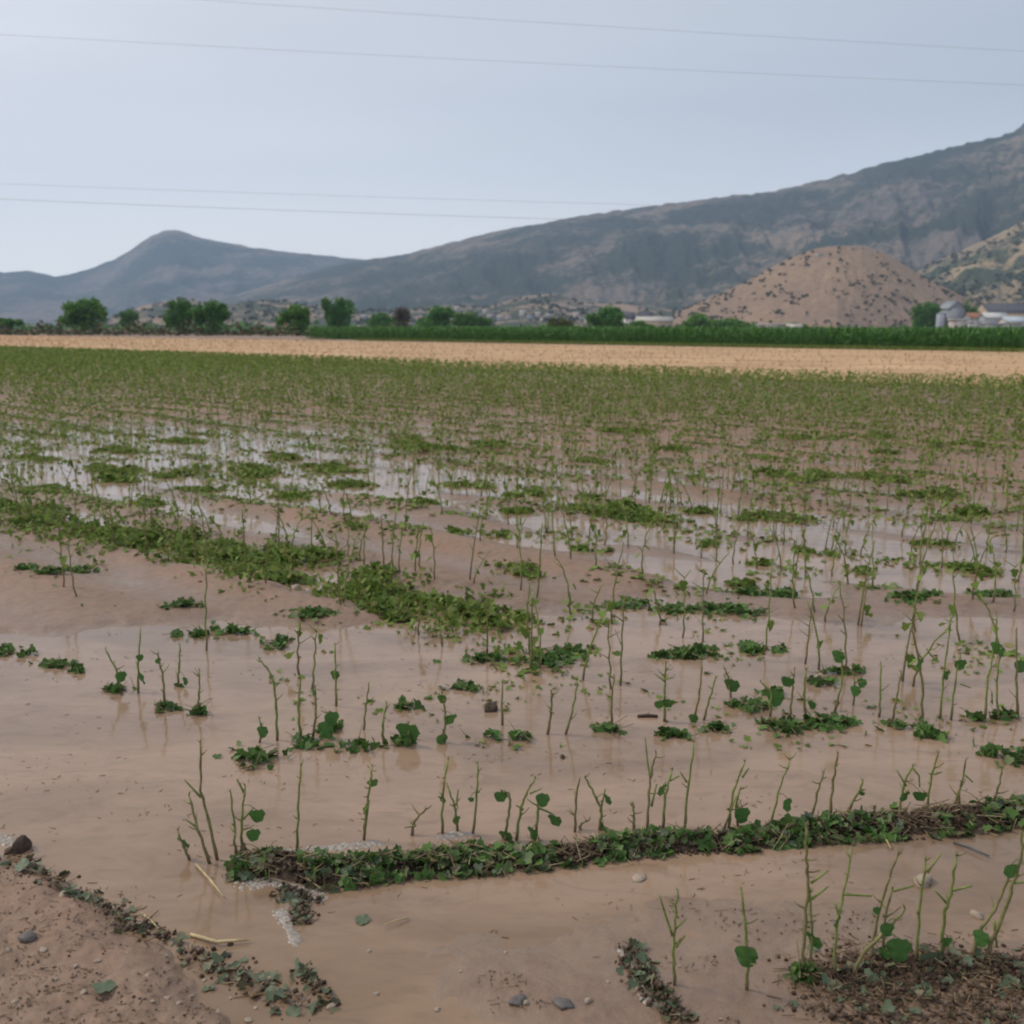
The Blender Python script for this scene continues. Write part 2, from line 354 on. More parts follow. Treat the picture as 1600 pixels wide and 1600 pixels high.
# ------------------------------------------------------------------ traced stems: ([stem px path base..top], [side branch paths], [(leaf px, py, size px)])
ROWS = {}
ROWS['front'] = [
 ([(1167,1548),(1166,1500),(1162,1440),(1158,1390)],[],[(1165,1482,34),(1172,1490,20)]),
 ([(1254,1522),(1257,1460),(1264,1385),(1260,1345),(1260,1292)],[],[]),
 ([(1269,1523),(1269,1465),(1266,1395)],[[(1268,1405),(1294,1385)],[(1267,1380),(1294,1360)]],[(1268,1463,30)]),
 ([(1303,1527),(1308,1450),(1320,1395),(1331,1322)],[[(1318,1397),(1362,1400)],[(1311,1430),(1304,1410)]],[(1309,1434,18)]),
 ([(1333,1523),(1355,1485),(1391,1452),(1414,1420)],[],[(1384,1443,22)]),
 ([(1359,1507),(1377,1440),(1393,1390),(1403,1336)],[[(1396,1392),(1428,1384)]],[(1368,1416,12)]),
 ([(1383,1503),(1387,1450),(1394,1390)],[],[(1402,1470,36),(1380,1482,20)]),
 ([(1433,1503),(1437,1430),(1446,1343)],[[(1449,1363),(1471,1333)]],[(1453,1493,44)]),
 ([(1469,1497),(1478,1420),(1489,1385),(1494,1337)],[[(1489,1391),(1519,1384)],[(1480,1412),(1460,1390)]],[(1478,1465,18)]),
 ([(1516,1497),(1530,1450),(1556,1412),(1576,1365)],[],[(1532,1456,26)]),
 ([(1539,1500),(1555,1440),(1575,1380),(1590,1330),(1596,1296)],[[(1580,1380),(1606,1378)],[(1553,1440),(1558,1480)]],[(1578,1352,24),(1540,1520,40)]),
 ([(1054,1540),(1053,1490),(1056,1440),(1059,1392)],[[(1051,1462),(1040,1430),(1030,1397)],[(1056,1480),(1070,1462)],[(1056,1450),(1072,1436)]],[]),
]
ROWS['bank'] = [
 ([(340,1343),(328,1283),(316,1235),(313,1160)],[[(314,1246),(288,1218)]],[]),
 ([(328,1348),(309,1293),(295,1243)],[[(307,1292),(290,1280)]],[]),
 ([(297,1343),(288,1320),(278,1298)],[],[(283,1313,24)]),
 ([(368,1337),(366,1290),(360,1237)],[],[]),
 ([(377,1330),(380,1280),(383,1228)],[[(382,1240),(370,1217)],[(380,1280),(396,1262)]],[(402,1268,24),(397,1298,22),(407,1334,44)]),
 ([(463,1333),(466,1260),(470,1197)],[],[]),
 ([(568,1312),(571,1265),(578,1215),(581,1197)],[[(570,1300),(577,1250)]],[(582,1220,18),(571,1262,12)]),
 ([(643,1305),(652,1285),(665,1265)],[[(650,1290),(632,1293)]],[]),
 ([(691,1302),(694,1240),(700,1187)],[],[(690,1246,14)]),
 ([(715,1297),(713,1255),(700,1230)],[[(713,1258),(716,1233)]],[(714,1276,14)]),
 ([(738,1303),(739,1240),(746,1193)],[],[(735,1246,10)]),
 ([(790,1313),(794,1280),(800,1252),(796,1237),(784,1238)],[],[(784,1240,22),(789,1302,24)]),
 ([(806,1313),(820,1262),(830,1236),(836,1217)],[[(828,1240),(846,1232)],[(818,1265),(806,1258)]],[]),
 ([(836,1313),(840,1270),(841,1247)],[[(841,1262),(864,1272)]],[(848,1242,22),(866,1277,24),(832,1297,26)]),
 ([(898,1300),(901,1255),(905,1220)],[],[]),
 ([(936,1297),(938,1268),(926,1240),(914,1215)],[[(938,1268),(946,1232)]],[(947,1244,20),(942,1292,34),(955,1330,44)]),
 ([(906,1297),(914,1288),(921,1281)],[],[]),
 ([(990,1297),(991,1275),(990,1257)],[[(991,1262),(984,1255)]],[]),
 ([(1011,1297),(1016,1240),(1021,1200),(1025,1177)],[[(1016,1215),(1012,1193),(1008,1153)],[(1018,1260),(1026,1225)]],[]),
 ([(1036,1293),(1042,1240),(1050,1203)],[[(1046,1220),(1062,1212)]],[(1036,1229,22)]),
 ([(1069,1297),(1075,1230),(1084,1160)],[[(1073,1222),(1062,1205)]],[]),
 ([(1138,1293),(1150,1240),(1164,1190)],[[(1132,1293),(1150,1245)],[(1160,1215),(1170,1200)]],[]),
 ([(1154,1293),(1156,1233)],[],[(1159,1265,26)]),
 ([(1203,1293),(1215,1240),(1234,1187)],[],[(1229,1250,22)]),
 ([(1266,1282),(1275,1240),(1286,1207)],[],[]),
 ([(1296,1277),(1302,1220),(1309,1177)],[],[]),
 ([(1324,1268),(1338,1238),(1348,1220)],[],[(1345,1237,10)]),
 ([(1404,1280),(1415,1230),(1426,1197)],[[(1416,1228),(1401,1203)],[(1426,1200),(1436,1212),(1437,1230)]],[(1414,1240,20),(1436,1240,22)]),
 ([(1448,1273),(1458,1210),(1466,1177)],[[(1459,1210),(1472,1206)]],[(1479,1267,34)]),
 ([(1489,1263),(1498,1225),(1509,1187)],[[(1507,1210),(1520,1222)]],[(1529,1257,30)]),
 ([(1500,1263),(1503,1220)],[],[]),
 ([(1546,1267),(1556,1230),(1566,1200)],[],[]),
]
ROWS['water'] = [
 ([(433,1157),(431,1105),(426,1060),(420,1048),(405,1030)],[],[]),
 ([(470,1153),(470,1105),(469,1060)],[[(470,1100),(458,1094)]],[]),
 ([(488,1153),(490,1110),(492,1073)],[],[(491,1078,10)]),
 ([(405,1160),(405,1123)],[],[(411,1137,20)]),
 ([(517,1152),(515,1115)],[],[(510,1133,30),(519,1116,24)]),
 ([(525,1103),(524,1050),(523,1007)],[],[(524,1050,16)]),
 ([(568,1140),(572,1105),(576,1070)],[],[]),
 ([(600,1162),(602,1130),(604,1100)],[],[(601,1155,14)]),
 ([(641,1165),(638,1130)],[],[(636,1138,40),(640,1152,22)]),
 ([(691,1160),(692,1120),(691,1083)],[],[(706,1120,22),(691,1150,20),(690,1088,16)]),
 ([(785,1133),(785,1067)],[],[]),
 ([(855,1147),(858,1110),(861,1080)],[[(858,1110),(866,1115)]],[]),
 ([(883,1147),(891,1100),(901,1063)],[],[]),
 ([(956,1133),(958,1090),(960,1057)],[[(959,1060),(948,1050)]],[]),
 ([(1038,1127),(1039,1080),(1040,1037)],[[(1039,1065),(1022,1052)],[(1039,1062),(1053,1058)]],[(1030,1097,18),(1045,1096,20)]),
 ([(1083,1127),(1088,1080),(1096,1030)],[],[(1083,1118,16)]),
 ([(1099,1125),(1108,1090),(1118,1060)],[],[]),
 ([(1142,1090),(1140,1062),(1132,1045)],[],[(1143,1066,26)]),
 ([(1203,1120),(1206,1080),(1188,1065)],[],[(1211,1083,28)]),
 ([(1234,1123),(1238,1085),(1241,1047)],[],[(1232,1062,22)]),
 ([(1259,1123),(1258,1085),(1259,1047)],[],[(1267,1098,14)]),
 ([(1304,1110),(1310,1060),(1314,1017)],[],[(1309,1020,22)]),
 ([(1333,1102),(1334,1055)],[],[(1336,1074,18),(1346,1062,16)]),
 ([(1373,1120),(1374,1080),(1376,1037)],[],[]),
 ([(1394,1127),(1401,1085),(1408,1050)],[],[]),
 ([(1441,1130),(1442,1070),(1436,1030),(1426,985),(1428,950)],[],[(1438,1032,20)]),
 ([(1469,1123),(1475,1060),(1483,1000),(1485,962)],[],[(1480,1050,18)]),
 ([(1486,1125),(1497,1075),(1500,1022)],[[(1500,1068),(1517,1075)]],[(1500,1034,20)]),
 ([(1539,1123),(1543,1060),(1556,1000),(1557,960)],[],[(1548,1085,22),(1556,1008,22)]),
 ([(1560,1125),(1562,1065),(1564,1012)],[],[(1565,1015,16)]),
 ([(1590,1120),(1586,1060),(1588,985)],[],[(1594,1035,20)]),
]
ROWS['left'] = [
 ([(188,1080),(183,1045),(165,1015)],[],[(190,1052,18),(184,1072,22),(180,1078,16)]),
 ([(216,1082),(217,1040),(219,985)],[],[(217,1056,22),(219,1024,12)]),
 ([(257,1102),(252,1060),(247,1023)],[],[(248,1030,10),(262,1100,20)]),
 ([(277,1073),(279,1040),(281,1008)],[],[(279,1070,18),(290,1060,14)]),
 ([(307,1115),(309,1080),(311,1048)],[],[(307,1113,18)]),
]
WHERE = dict(front='in the nearest row', bank='in the row along the leaf bank', water='in the water row beyond the bank', left='in the left puddle')
NM = dict(front='nearest row', bank='leaf bank row', water='water row', left='left puddle')
def lerp_path(pts, k=4):
    out = []
    for a, b in zip(pts[:-1], pts[1:]):
        for t in range(k): out.append(a+(b-a)*t/k)
    out.append(pts[-1]); return out
def traced(rowname, idx, tot, d):
    path, brs, lvs = d
    gp = G(*path[0]); gp = G(path[0][0], path[0][1], max(gz(gp), 0.0)*.9); Y0 = gp[1]; sy = rnd.uniform(-.12, .12)
    def lift(q): return AT(q[0], q[1], Y0+sy*max(0, (path[0][1]-q[1]))/F*Y0)
    dep = math.hypot(Y0, H)/F
    pts = [lift(q) for q in path]; org = pts[0].copy(); org[2] -= .02
    lean = path[-1][0]-path[0][0]; hpx = path[0][1]-path[-1][1]
    lw = 'leaning right' if lean > .22*hpx else 'leaning left' if lean < -.18*hpx else 'upright'
    hw = 'tall' if hpx > 150 or (rowname in ('water',) and hpx > 105) else 'short' if hpx < 60 else 'mid height'
    nl = len(lvs); lf = 'bare' if nl == 0 else 'with one leaf' if nl == 1 else 'with %s leaves' % ('two' if nl == 2 else 'three')
    lab = f'{hw} {lw} stem {lf}, {ORD[idx]} from left in the {NM[rowname]}'
    t = thing('cotton_plant', tuple(org), lab, 'plant', 'broken cotton stems')
    q = lerp_path([p-org for p in pts], 4)
    q[0][2] -= .01
    for k in range(1, len(q)-1):
        q[k] = q[k]+np.array([(.0014 if k % 2 else -.0014)+rnd.gauss(0, .0008), rnd.gauss(0, .002), 0])
    bx_, by_ = rnd.gauss(0, .007), rnd.gauss(0, .009)
    for k in range(1, len(q)): q[k] = q[k]+np.array([bx_, by_, 0])*math.sin(math.pi*k/(len(q)-1))
    rb = dict(front=.0050, bank=.0050, water=.0056, left=.0056)[rowname]*rnd.uniform(.85, 1.15)
    rad = [rb*(1-.42*k/(len(q)-1))*(1+.18*(k % 3 == 1)) for k in range(len(q))]
    s = MB(); s.tube(q, rad, 7)
    for _ in range(3):
        e = q[-1]+np.array([rnd.gauss(0, .005), rnd.gauss(0, .005), rnd.uniform(.006, .018)]); s.tube([q[-1], e], [rad[-1]*.6, .0006], 4)
    st = s.build('stem', M_STEMR if rnd.random() < .62 else M_STEMD, t, True)
    # broken leaf stalks left at the nodes
    for k in range(rnd.randint(2, 4)):
        a = q[rnd.randint(2, len(q)-1)]; an = rnd.uniform(0, 6.28); ln = rnd.uniform(.012, .04)
        e = a+np.array([math.cos(an)*ln, math.sin(an)*ln, rnd.uniform(.2, 1.0)*ln])
        z = MB(); z.tube([a, (a+e)/2+np.array([0, 0, -.003]), e], [.0026, .0022, .0016], 5); z.build('leaf_stalk', M_STEMD, t, True)
    for br in brs:
        bp = lerp_path([lift(x)-org for x in br], 3)
        z = MB(); z.tube(bp, [.0042-.0018*k/(len(bp)-1) for k in range(len(bp))], 6); z.build('branch', M_STEMR, t, True)
    for (lx, ly, sz) in lvs:
        c = lift((lx, ly-sz*.25))-org; c[1] -= .012
        base = min(q, key=lambda a: (a[0]-c[0])**2+(a[2]-c[2]-.01)**2)
        leaf_mesh('leaf', c, sz*dep*.84, t, M_LEAFP if sz < 42 else M_LEAFD, tilt=rnd.uniform(-1.7, -1.0), yaw=rnd.uniform(-.9, .9), base=base)
    return t
for rn, lst in ROWS.items():
    lst = sorted(lst, key=lambda d: d[0][0][0])
    for k, d in enumerate(lst): traced(rn, k, len(lst), d)
NTR = sum(len(v) for v in ROWS.values())

# ------------------------------------------------------------------ stems of the middle ground
def proto_stem(seed):
    q = random.Random(seed); hgt = q.uniform(.27, .46); lx, ly = q.gauss(0, .04), q.gauss(0, .05)
    pts = [np.array([lx*t*t+(.004 if k % 2 else -.004), ly*t*t, hgt*t-.02*(t == 0)]) for k, t in enumerate(np.linspace(0, 1, 8))]
    stem = MB(); stem.tube(pts, [.0062-.003*k/7 for k in range(8)], 6)
    for k in range(q.randint(1, 3)):
        a = pts[q.randint(3, 7)]; an = q.uniform(0, 6.28); ln = q.uniform(.03, .08)
        stem.tube([a, a+np.array([math.cos(an)*ln, math.sin(an)*ln, ln*.7])], [.003, .002], 5)
    lv = MB(); nl = q.choice([0, 1, 1, 2, 3, 4])
    for k in range(nl):
        a = pts[q.randint(2, 7)]; an = q.uniform(0, 6.28); rr_ = q.uniform(.01, .04)
        c = a+np.array([math.cos(an)*rr_, math.sin(an)*rr_, -.01])
        M = euler_mats(np.array([q.uniform(0, 6.28)]), np.array([q.uniform(-1.5, -.4)]), np.array([q.uniform(-.5, .5)]))[0]
        lv.add([(M @ v)*q.uniform(.035, .065)+c for v in LEAF], LEAFF)
    return stem, lv
PROTO = []
for k in range(12):
    s, lv = proto_stem(100+k); PROTO.append((s, lv))
spots = []
g2 = np.random.default_rng(5)
kmin, kmax = 2, 40
for kr in range(kmin, kmax):
    s = (kr+.25)*ROW
    for tpos in np.arange(-16, 40, .115):
        if g2.random() < .30: continue
        t_ = tpos+g2.normal(0, .04); s_ = s+g2.normal(0, .05)
        x, y = RD[0]*t_+RN[0]*s_, RD[1]*t_+RN[1]*s_
        if y < 4.4: continue
        px, py = proj(x, y)
        if not (-30 < px < 1640 and 610 < py < 1085): continue
        keep = np.interp(py, [610, 680, 760, 860, 960, 1085], [.95, .90, .80, .68, .56, .46])
        dens = .45+1.1*float(vn(x/1.7, y/1.7, 77))
        dens *= np.interp(px, [0, 500, 900, 1200], [.55, .75, 1.1, 1.3])
        yb = np.interp(px, [0, 130, 270, 400, 520, 640, 790, 850], [800, 832, 852, 888, 908, 948, 975, 990])
        if px < 860 and abs(py-yb) < 48: dens = 1.1
        elif px < 140 and 880 < py < 1010: dens *= 2.2
        elif -60 < px < 600 and 850 < py < 1085: dens *= .22 if px < 280 or py < 950 else .75
        elif px < 900 and py > 985: dens *= 1.25
        if g2.random() < keep*dens: spots.append((float(np.hypot(x, y)), x, y))
spots.sort()
INDIV = 300-NTR
mids = []
for (d, x, y) in spots[:INDIV]:
    k = g2.integers(0, len(PROTO)); z = max(0.0, gz((x, y)))
    if not mids or k not in [m_[0] for m_ in mids]:
        t = thing('cotton_plant', (x, y, z), None, 'plant')
        a = PROTO[k][0].build('stem', M_STEMR if k % 3 else M_STEMD, t, True)
        ch = [a]
        if PROTO[k][1].n: ch.append(PROTO[k][1].build('leaves', M_LEAFM, t, True))
        mids.append((k, t, ch))
    else:
        src = next(m_ for m_ in mids if m_[0] == k)
        t = src[1].copy(); COL.objects.link(t); t.location = (x, y, z)
        for c in src[2]:
            c2 = c.copy(); COL.objects.link(c2); c2.parent = t
    t.rotation_euler = (g2.normal(0, .07), g2.normal(0, .09)+.04, g2.uniform(0, 6.28)); t.scale = (1, 1, g2.uniform(.75, 1.2))
    t['label'] = 'thin hail stripped stem standing in the middle ground beyond the nearer rows'; t['category'] = 'plant'
    t['group'] = 'hail stripped stems of the middle ground'
# the rest, one mass
SV = []; SF = []; nn = 0; LVp = []; 
PA = [(np.concatenate(a.v), a.f, np.concatenate(b_.v) if b_.n else None, b_.f) for a, b_ in PROTO]
TR = []
for (d, x, y) in spots[INDIV:]:
    k = g2.integers(0, len(PA)); z = max(0.0, gz((x, y))); th = g2.uniform(0, 6.28)
    M = euler_mats(np.array([th]), np.array([g2.normal(0, .1)]), np.array([g2.normal(0, .1)+.03]))[0]*1.0
    sc = g2.uniform(.7, 1.15)*(.92 if d > 14 else 1)
    TR.append((k, M*sc, np.array([x, y, z])))
far_st = MB(); far_lv = MB()
for k, M, o in TR:
    far_st.add(PA[k][0] @ M.T+o, PA[k][1])
    if PA[k][2] is not None: far_lv.add(PA[k][2] @ M.T+o, PA[k][3])
e = thing('stripped_crop', (0, 0, 0), 'mass of thin stripped stems farther out towards the green strip', 'crop'); e['kind'] = 'stuff'
o = far_st.build('stems', M_STEM, e); o['kind'] = 'stuff'
o = far_lv.build('leaves', M_LEAFM, e); o['kind'] = 'stuff'

# ------------------------------------------------------------------ green standing crop of the far half of the field
def line_y(px, pts): return np.interp(px, [a for a, _ in pts], [b_ for _, b_ in pts])
NEAR = [(-900, 523), (0, 549), (400, 565), (800, 581), (1200, 595), (1600, 609), (2600, 645)]
def crop_mass():
    P1 = []
    for kr in range(0, 130):
        s = (kr+.25)*ROW
        t = np.arange(-70, 110, .17)+g2.normal(0, .05, len(np.arange(-70, 110, .17)))
        ss = s+g2.normal(0, .07, len(t)); x = RD[0]*t+RN[0]*ss; y = RD[1]*t+RN[1]*ss
        ok = y > 9; x, y = x[ok], y[ok]; px, py = proj(x, y)
        lim = line_y(px, NEAR)
        ok = (px > -220) & (px < 1820) & (py > lim)
        pr = np.interp(py, [560, 600, 640, 700, 780, 880], [1, 1, .85, .58, .28, .0])*(.45+1.1*vn(x/2.3, y/2.3, 55))
        ok &= g2.random(len(x)) < pr
        P1.append(np.stack([x[ok], y[ok], height(x[ok], y[ok])], -1))
    P1 = np.concatenate(P1); rr_ = np.hypot(P1[:, 0], P1[:, 1])
    out = []
    nl = 15
    Q = np.repeat(P1, nl, 0); d = np.repeat(rr_, nl); n_ = len(Q)
    Q = Q+np.stack([g2.normal(0, .06, n_), g2.normal(0, .06, n_), g2.uniform(.01, .40, n_)*np.interp(d, [10, 22, 32], [.45, .8, 1])], -1)
    sz = g2.uniform(.024, .055, n_)*np.interp(d, [12, 40, 90], [.8, 1.3, 2.5])
    out.append(scatter(QUADV, QUADF, Q, sz, euler_mats(g2.uniform(0, 6.28, n_), g2.normal(0, .7, n_), g2.normal(0, .7, n_))))
    # stems
    B = P1; n_ = len(B)
    bl = np.array([[-.008, 0, 0], [.008, 0, 0], [.006, 0, 1], [-.006, 0, 1]], float)
    out.append(scatter(bl, [(0, 1, 2, 3)], B, g2.uniform(.25, .42, n_), euler_mats(g2.uniform(-.6, .6, n_), g2.normal(0, .15, n_), g2.normal(0, .15, n_))))
    V, Fq = cat(out); o = link('cotton_crop', V, Fq, M_CROP)
    tag(o, 'green strip of low crop still standing in front of the tan stubble', 'crop', kind='stuff')
crop_mass()

# ------------------------------------------------------------------ heaps of torn leaves
def heap(px, py, wpx, hpx, ang=0.0, dens=1.0, m=M_LEAF, loose=1.0):
    c = G(px, py); dep = np.hypot(c[1], H)/F; sn = H/np.hypot(c[1], H)
    a = wpx*dep/2; bth = max(.5*wpx*dep*.22, hpx*dep/sn/2*.62); hz = min(.085, max(.025, hpx*dep*.40))
    n_ = int(min(460, max(26, a*bth*3.14*2700*dens)))
    ns = max(3, int(a/.07)); sx_ = nrg.uniform(-1, 1, ns)*a*.9; sy_ = nrg.normal(0, .38*loose, ns)*bth; sr = nrg.uniform(.3, 1.1, ns)*min(bth, .16); sx_ *= loose**.5
    w_ = sr**1.5; pick = nrg.choice(ns, n_, p=w_/w_.sum()); q = nrg.normal(0, .55, (n_, 2))*np.where(nrg.random(n_) < .18, 2.0, 1.0)[:, None]
    x = sx_[pick]+q[:, 0]*sr[pick]*1.3; y = sy_[pick]+q[:, 1]*sr[pick]
    z = np.exp(-(q**2).sum(1)*1.2)*hz*nrg.random(n_)**.8*nrg.uniform(.5, 1.4, ns)[pick]+.004
    ca, sa = math.cos(ang), math.sin(ang)
    o0 = np.array([c[0], c[1], max(0, gz(c))])
    Pq = np.stack([x*ca-y*sa, x*sa+y*ca, z], -1)
    far = np.interp(c[1], [3, 6, 12], [.9, 1.05, 1.3])
    V, Fq = leafbatch(Pq, nrg.uniform(.018, .055, n_)*far, .65)
    k = MB()
    for q_ in range(int(5+n_/18)):
        i_ = nrg.integers(0, n_); an = nrg.uniform(0, 6.28); ln = nrg.uniform(.03, .10)
        k.tube([Pq[i_], Pq[i_]+np.array([math.cos(an)*ln, math.sin(an)*ln, nrg.uniform(-.005, .05)])], .0018, 4)
    return o0, V, Fq, k
HEAPS = {
 'bank': ('line just beyond the leaf bank', [(400,1185,62,34,-.3),(476,1168,44,26,0),(560,1166,42,30,0),(790,1152,52,24,0),(958,1142,36,20,0),(1085,1143,120,24,.1),(1205,1140,95,26,.05),(1300,1130,110,30,.1),(1415,1135,50,18,0),(1525,1170,150,34,-.45),(1550,1122,110,22,.05),(1240,1527,44,26,-.2)]),
 'water': ('open puddle', [(720,1076,38,13,0),(630,1104,48,16,-.1),(1165,1104,58,22,0),(1212,1085,24,16,0),(1283,1070,34,16,0),(510,1140,30,16,0),(258,1108,28,12,0),(307,1116,22,12,0),(188,1078,34,18,0),(640,1160,30,14,0)]),
 'mid': ('third line', [(30,1020,70,14,-.35),(100,1042,80,18,-.3),(770,1034,72,18,0),(905,1024,130,24,.2),(1065,1026,130,28,.1),(1205,1018,72,18,-.2),(1330,1052,60,14,0),(440,1008,46,18,0),(370,990,30,26,-.4),(300,992,66,12,0)]),
 'far': ('fourth line', [(280,958,34,20,0),(460,970,120,17,.1),(1010,949,112,20,0),(1112,955,95,22,.2),(1230,930,130,18,.15),(1400,940,125,17,0),(1548,932,95,16,0),(60,905,90,14,0),(130,895,50,14,0)]),
 'band': ('long slanting green drift', [(20,798,110,40,-.2),(100,822,120,36,-.25),(180,842,120,34,-.2),(262,850,130,44,-.25),(345,872,110,32,-.25),(420,892,120,42,-.25),(500,905,120,44,-.25),(575,925,120,42,-.25),(645,945,110,46,-.2),(715,962,110,36,-.2),(785,972,80,24,0),(600,965,90,18,0),(330,850,90,20,-.2),(480,870,110,22,-.2)]),
}
for key, (nm, lst) in HEAPS.items():
    lst = sorted(lst)
    for k, (px, py, wp, hp, an) in enumerate(lst):
        o0, V, Fq, st = heap(px, py, wp, hp*(1.3 if key == 'band' else 1), -.58+rnd.uniform(-.1, .1) if key == 'band' else an, loose=1.5 if key == 'band' else 1.15)
        szw = 'long' if wp > 90 else 'small' if wp < 40 else 'flat'
        t = thing('leaf_heap', tuple(o0), f'{szw} torn leaf heap, {ORD[k]} from left in the {nm}', 'leaf heap', 'heaps of torn leaves')
        link('leaves', V, Fq, M_LEAFM if key == 'band' else M_LEAF, t); st.build('stalks', M_STEMD, t)['kind'] = 'stuff'
FARH = [(870,783,150,28,-.1),(960,800,150,26,-.2),(1020,812,90,20,-.1),(780,838,42,15,0),(680,838,64,11,0),(790,892,80,22,0),(840,905,60,12,0),
        (250,742,150,22,-.1),(180,735,110,14,-.1),(360,735,120,16,-.1),(640,692,64,20,0),(690,706,110,14,-.1),(1230,810,90,14,-.1),(1130,806,80,12,0),
        (1460,775,120,18,0),(1570,795,110,38,0),(1330,742,150,16,0),(1230,748,90,10,0),(1430,752,120,12,-.1),(1560,890,95,24,-.1),(1350,895,70,16,-.1),(1200,880,50,10,0),
        (1490,815,90,12,0),(1320,690,50,8,0),(1385,690,40,8,0),(1395,716,40,7,0),(1180,720,70,10,0),(900,720,80,9,0),(1050,712,80,9,0),(560,760,90,12,-.1),(450,775,90,10,-.1),(90,770,110,14,-.1),(240,790,80,12,-.2),(1170,912,60,14,.3),(930,862,70,9,0),(560,835,80,9,-.1),
        (60,716,120,9,0),(160,704,110,9,0),(300,690,120,8,0),(420,712,120,9,-.1),(520,735,120,12,0),(330,765,90,9,0),(640,790,100,9,0),(740,760,90,10,0),(820,800,60,9,0),(1240,690,90,8,0),(1480,700,80,8,0),(1560,660,90,7,0),(1150,655,80,7,0),(980,680,80,7,0),(780,700,80,7,0),(1100,850,60,9,0),(1260,860,70,9,0),(1450,850,90,10,0)]
for k, (px, py, wp, hp, an) in enumerate(FARH):
    o0, V, Fq, st = heap(px, py, wp*rnd.uniform(.5, 1.15), hp*rnd.uniform(.7, 1.3), rnd.uniform(-.8, -.45), .8, loose=rnd.uniform(1.2, 2.4))
    t = thing('leaf_heap', tuple(o0), 'distant flat heap of torn leaves on the flooded field beyond the green drift', 'leaf heap', 'distant heaps of torn leaves')
    link('leaves', V, Fq, M_LEAFM, t)

# loose leaf scraps lying on mud and water: uncountable
rows_ = np.arange(1, 34); Lq = []
for kr in rows_:
    n_ = 4800; t = nrg.uniform(-14, 34, n_); sd_ = .10+.10*vn(t/1.1, t*0+kr, 95)
    sq = (kr+.25)*ROW+nrg.normal(0, 1, n_)*sd_; Lq.append(np.stack([RD[0]*t+RN[0]*sq, RD[1]*t+RN[1]*sq, vn(t/1.3, t*0+kr*5.3, 96)*.55+vn(t/.35, t*0+kr*3.1, 97)*.45], -1))
gp = np.concatenate(Lq); gp = gp[gp[:, 1] > 4.2]; ppx, ppy = proj(gp[:, 0], gp[:, 1])
keep = (ppx > -80) & (ppx < 1680) & (ppy > 625) & (ppy < 1060) & (gp[:, 2] > np.interp(ppy, [640, 720, 900, 1060], [.42, .44, .50, .60]))
keep &= ~((ppx < 700) & (ppy > 960)) & ~((ppx < 620) & (ppy > 840+ppx*.17) & (nrg.random(len(gp)) < .93))
gp = gp[keep]; gp[:, 2] = np.maximum(height(gp[:, 0], gp[:, 1]), 0)+.006
V, Fq = leafbatch(gp, nrg.uniform(.02, .05, len(gp))*np.interp(gp[:, 1], [3, 12], [1, 1.4]), .35)
st_ = nrg.uniform(420, 1640, 1500); sp_ = np.array([G(a, b_) for a, b_ in zip(st_, nrg.uniform(955, 1175, 1500))]); sp_ = sp_[vn(sp_[:, 0]/.4, sp_[:, 1]/.25, 198)*.6+vn(sp_[:, 0]/.12, sp_[:, 1]/.1, 199)*.4 > .56]
sp_[:, 2] = np.maximum(height(sp_[:, 0], sp_[:, 1]), 0)+.004; Vx, Fx = leafbatch(sp_, nrg.uniform(.010, .036, len(sp_)), .4); V, Fq = cat([(V, Fq), (Vx, Fx)])
bt = nrg.uniform(-60, 850, 5200); by = np.interp(bt, [0, 130, 270, 400, 520, 640, 790, 850], [800, 832, 852, 888, 908, 948, 975, 990])+nrg.normal(0, 1, 5200)*np.interp(bt, [0, 500, 850], [18, 26, 34])
bp = np.array([G(a, b_) for a, b_ in zip(bt, by)]); bp = bp[vn(bp[:, 0]/.35, bp[:, 1]/.35, 98)*.6+vn(bp[:, 0]/.15, bp[:, 1]/.15, 99)*.4 > np.interp(bt, [0, 500, 700, 850], [.46, .50, .54, .66])]
bp[:, 2] = np.maximum(height(bp[:, 0], bp[:, 1]), 0)+nrg.random(len(bp))**3*.10+.005
Vx, Fx = leafbatch(bp, nrg.uniform(.018, .05, len(bp)), .8); V, Fq = cat([(V, Fq), (Vx, Fx)])
tag(link('leaf_litter', V, Fq, M_LEAFM), 'loose scraps of torn leaves strewn over mud and water', 'leaf litter', kind='stuff')

# ------------------------------------------------------------------ the leaf bank in front
def strip_pts(line, step):
    P3 = [G(*q)[:2] for q in line]; out = []
    for a, b_ in zip(P3[:-1], P3[1:]):
        L = np.hypot(*(b_-a)); m_ = max(1, int(L/step))
        for k in range(m_): out.append(a+(b_-a)*k/m_)
    out.append(P3[-1]); return np.array(out)
def clodbatch(Pq, size, g=nrg):
    cube = np.array([[-.5, -.4, -.4], [.5, -.45, -.35], [.42, .5, -.4], [-.5, .42, -.45], [-.35, -.3, .4], [.4, -.3, .32], [.3, .35, .42], [-.36, .32, .36]])
    fq = [(0, 3, 2, 1), (4, 5, 6, 7), (0, 1, 5, 4), (1, 2, 6, 5), (2, 3, 7, 6), (3, 0, 4, 7)]
    n_ = len(Pq); return scatter(cube, fq, Pq, size, euler_mats(g.uniform(0, 6.28, n_), g.normal(0, .8, n_), g.normal(0, .8, n_)))
def strawbatch(Pq, ln, g=nrg, flat=.25, wd=.03):
    n_ = len(Pq); sv = np.array([[-.5, -wd, 0], [.5, -wd, .0], [.5, wd, .0], [-.5, wd, 0], [-.5, 0, wd*1.6], [.5, 0, wd*1.6]])
    return scatter(sv, [(0, 1, 5, 4), (3, 4, 5, 2), (0, 3, 2, 1)], Pq, ln, euler_mats(g.uniform(0, 6.28, n_), g.normal(0, flat, n_), g.normal(0, flat, n_)))
cen = strip_pts(BANKLINE, .01)
bo = G(900, 1335); bo[2] = 0
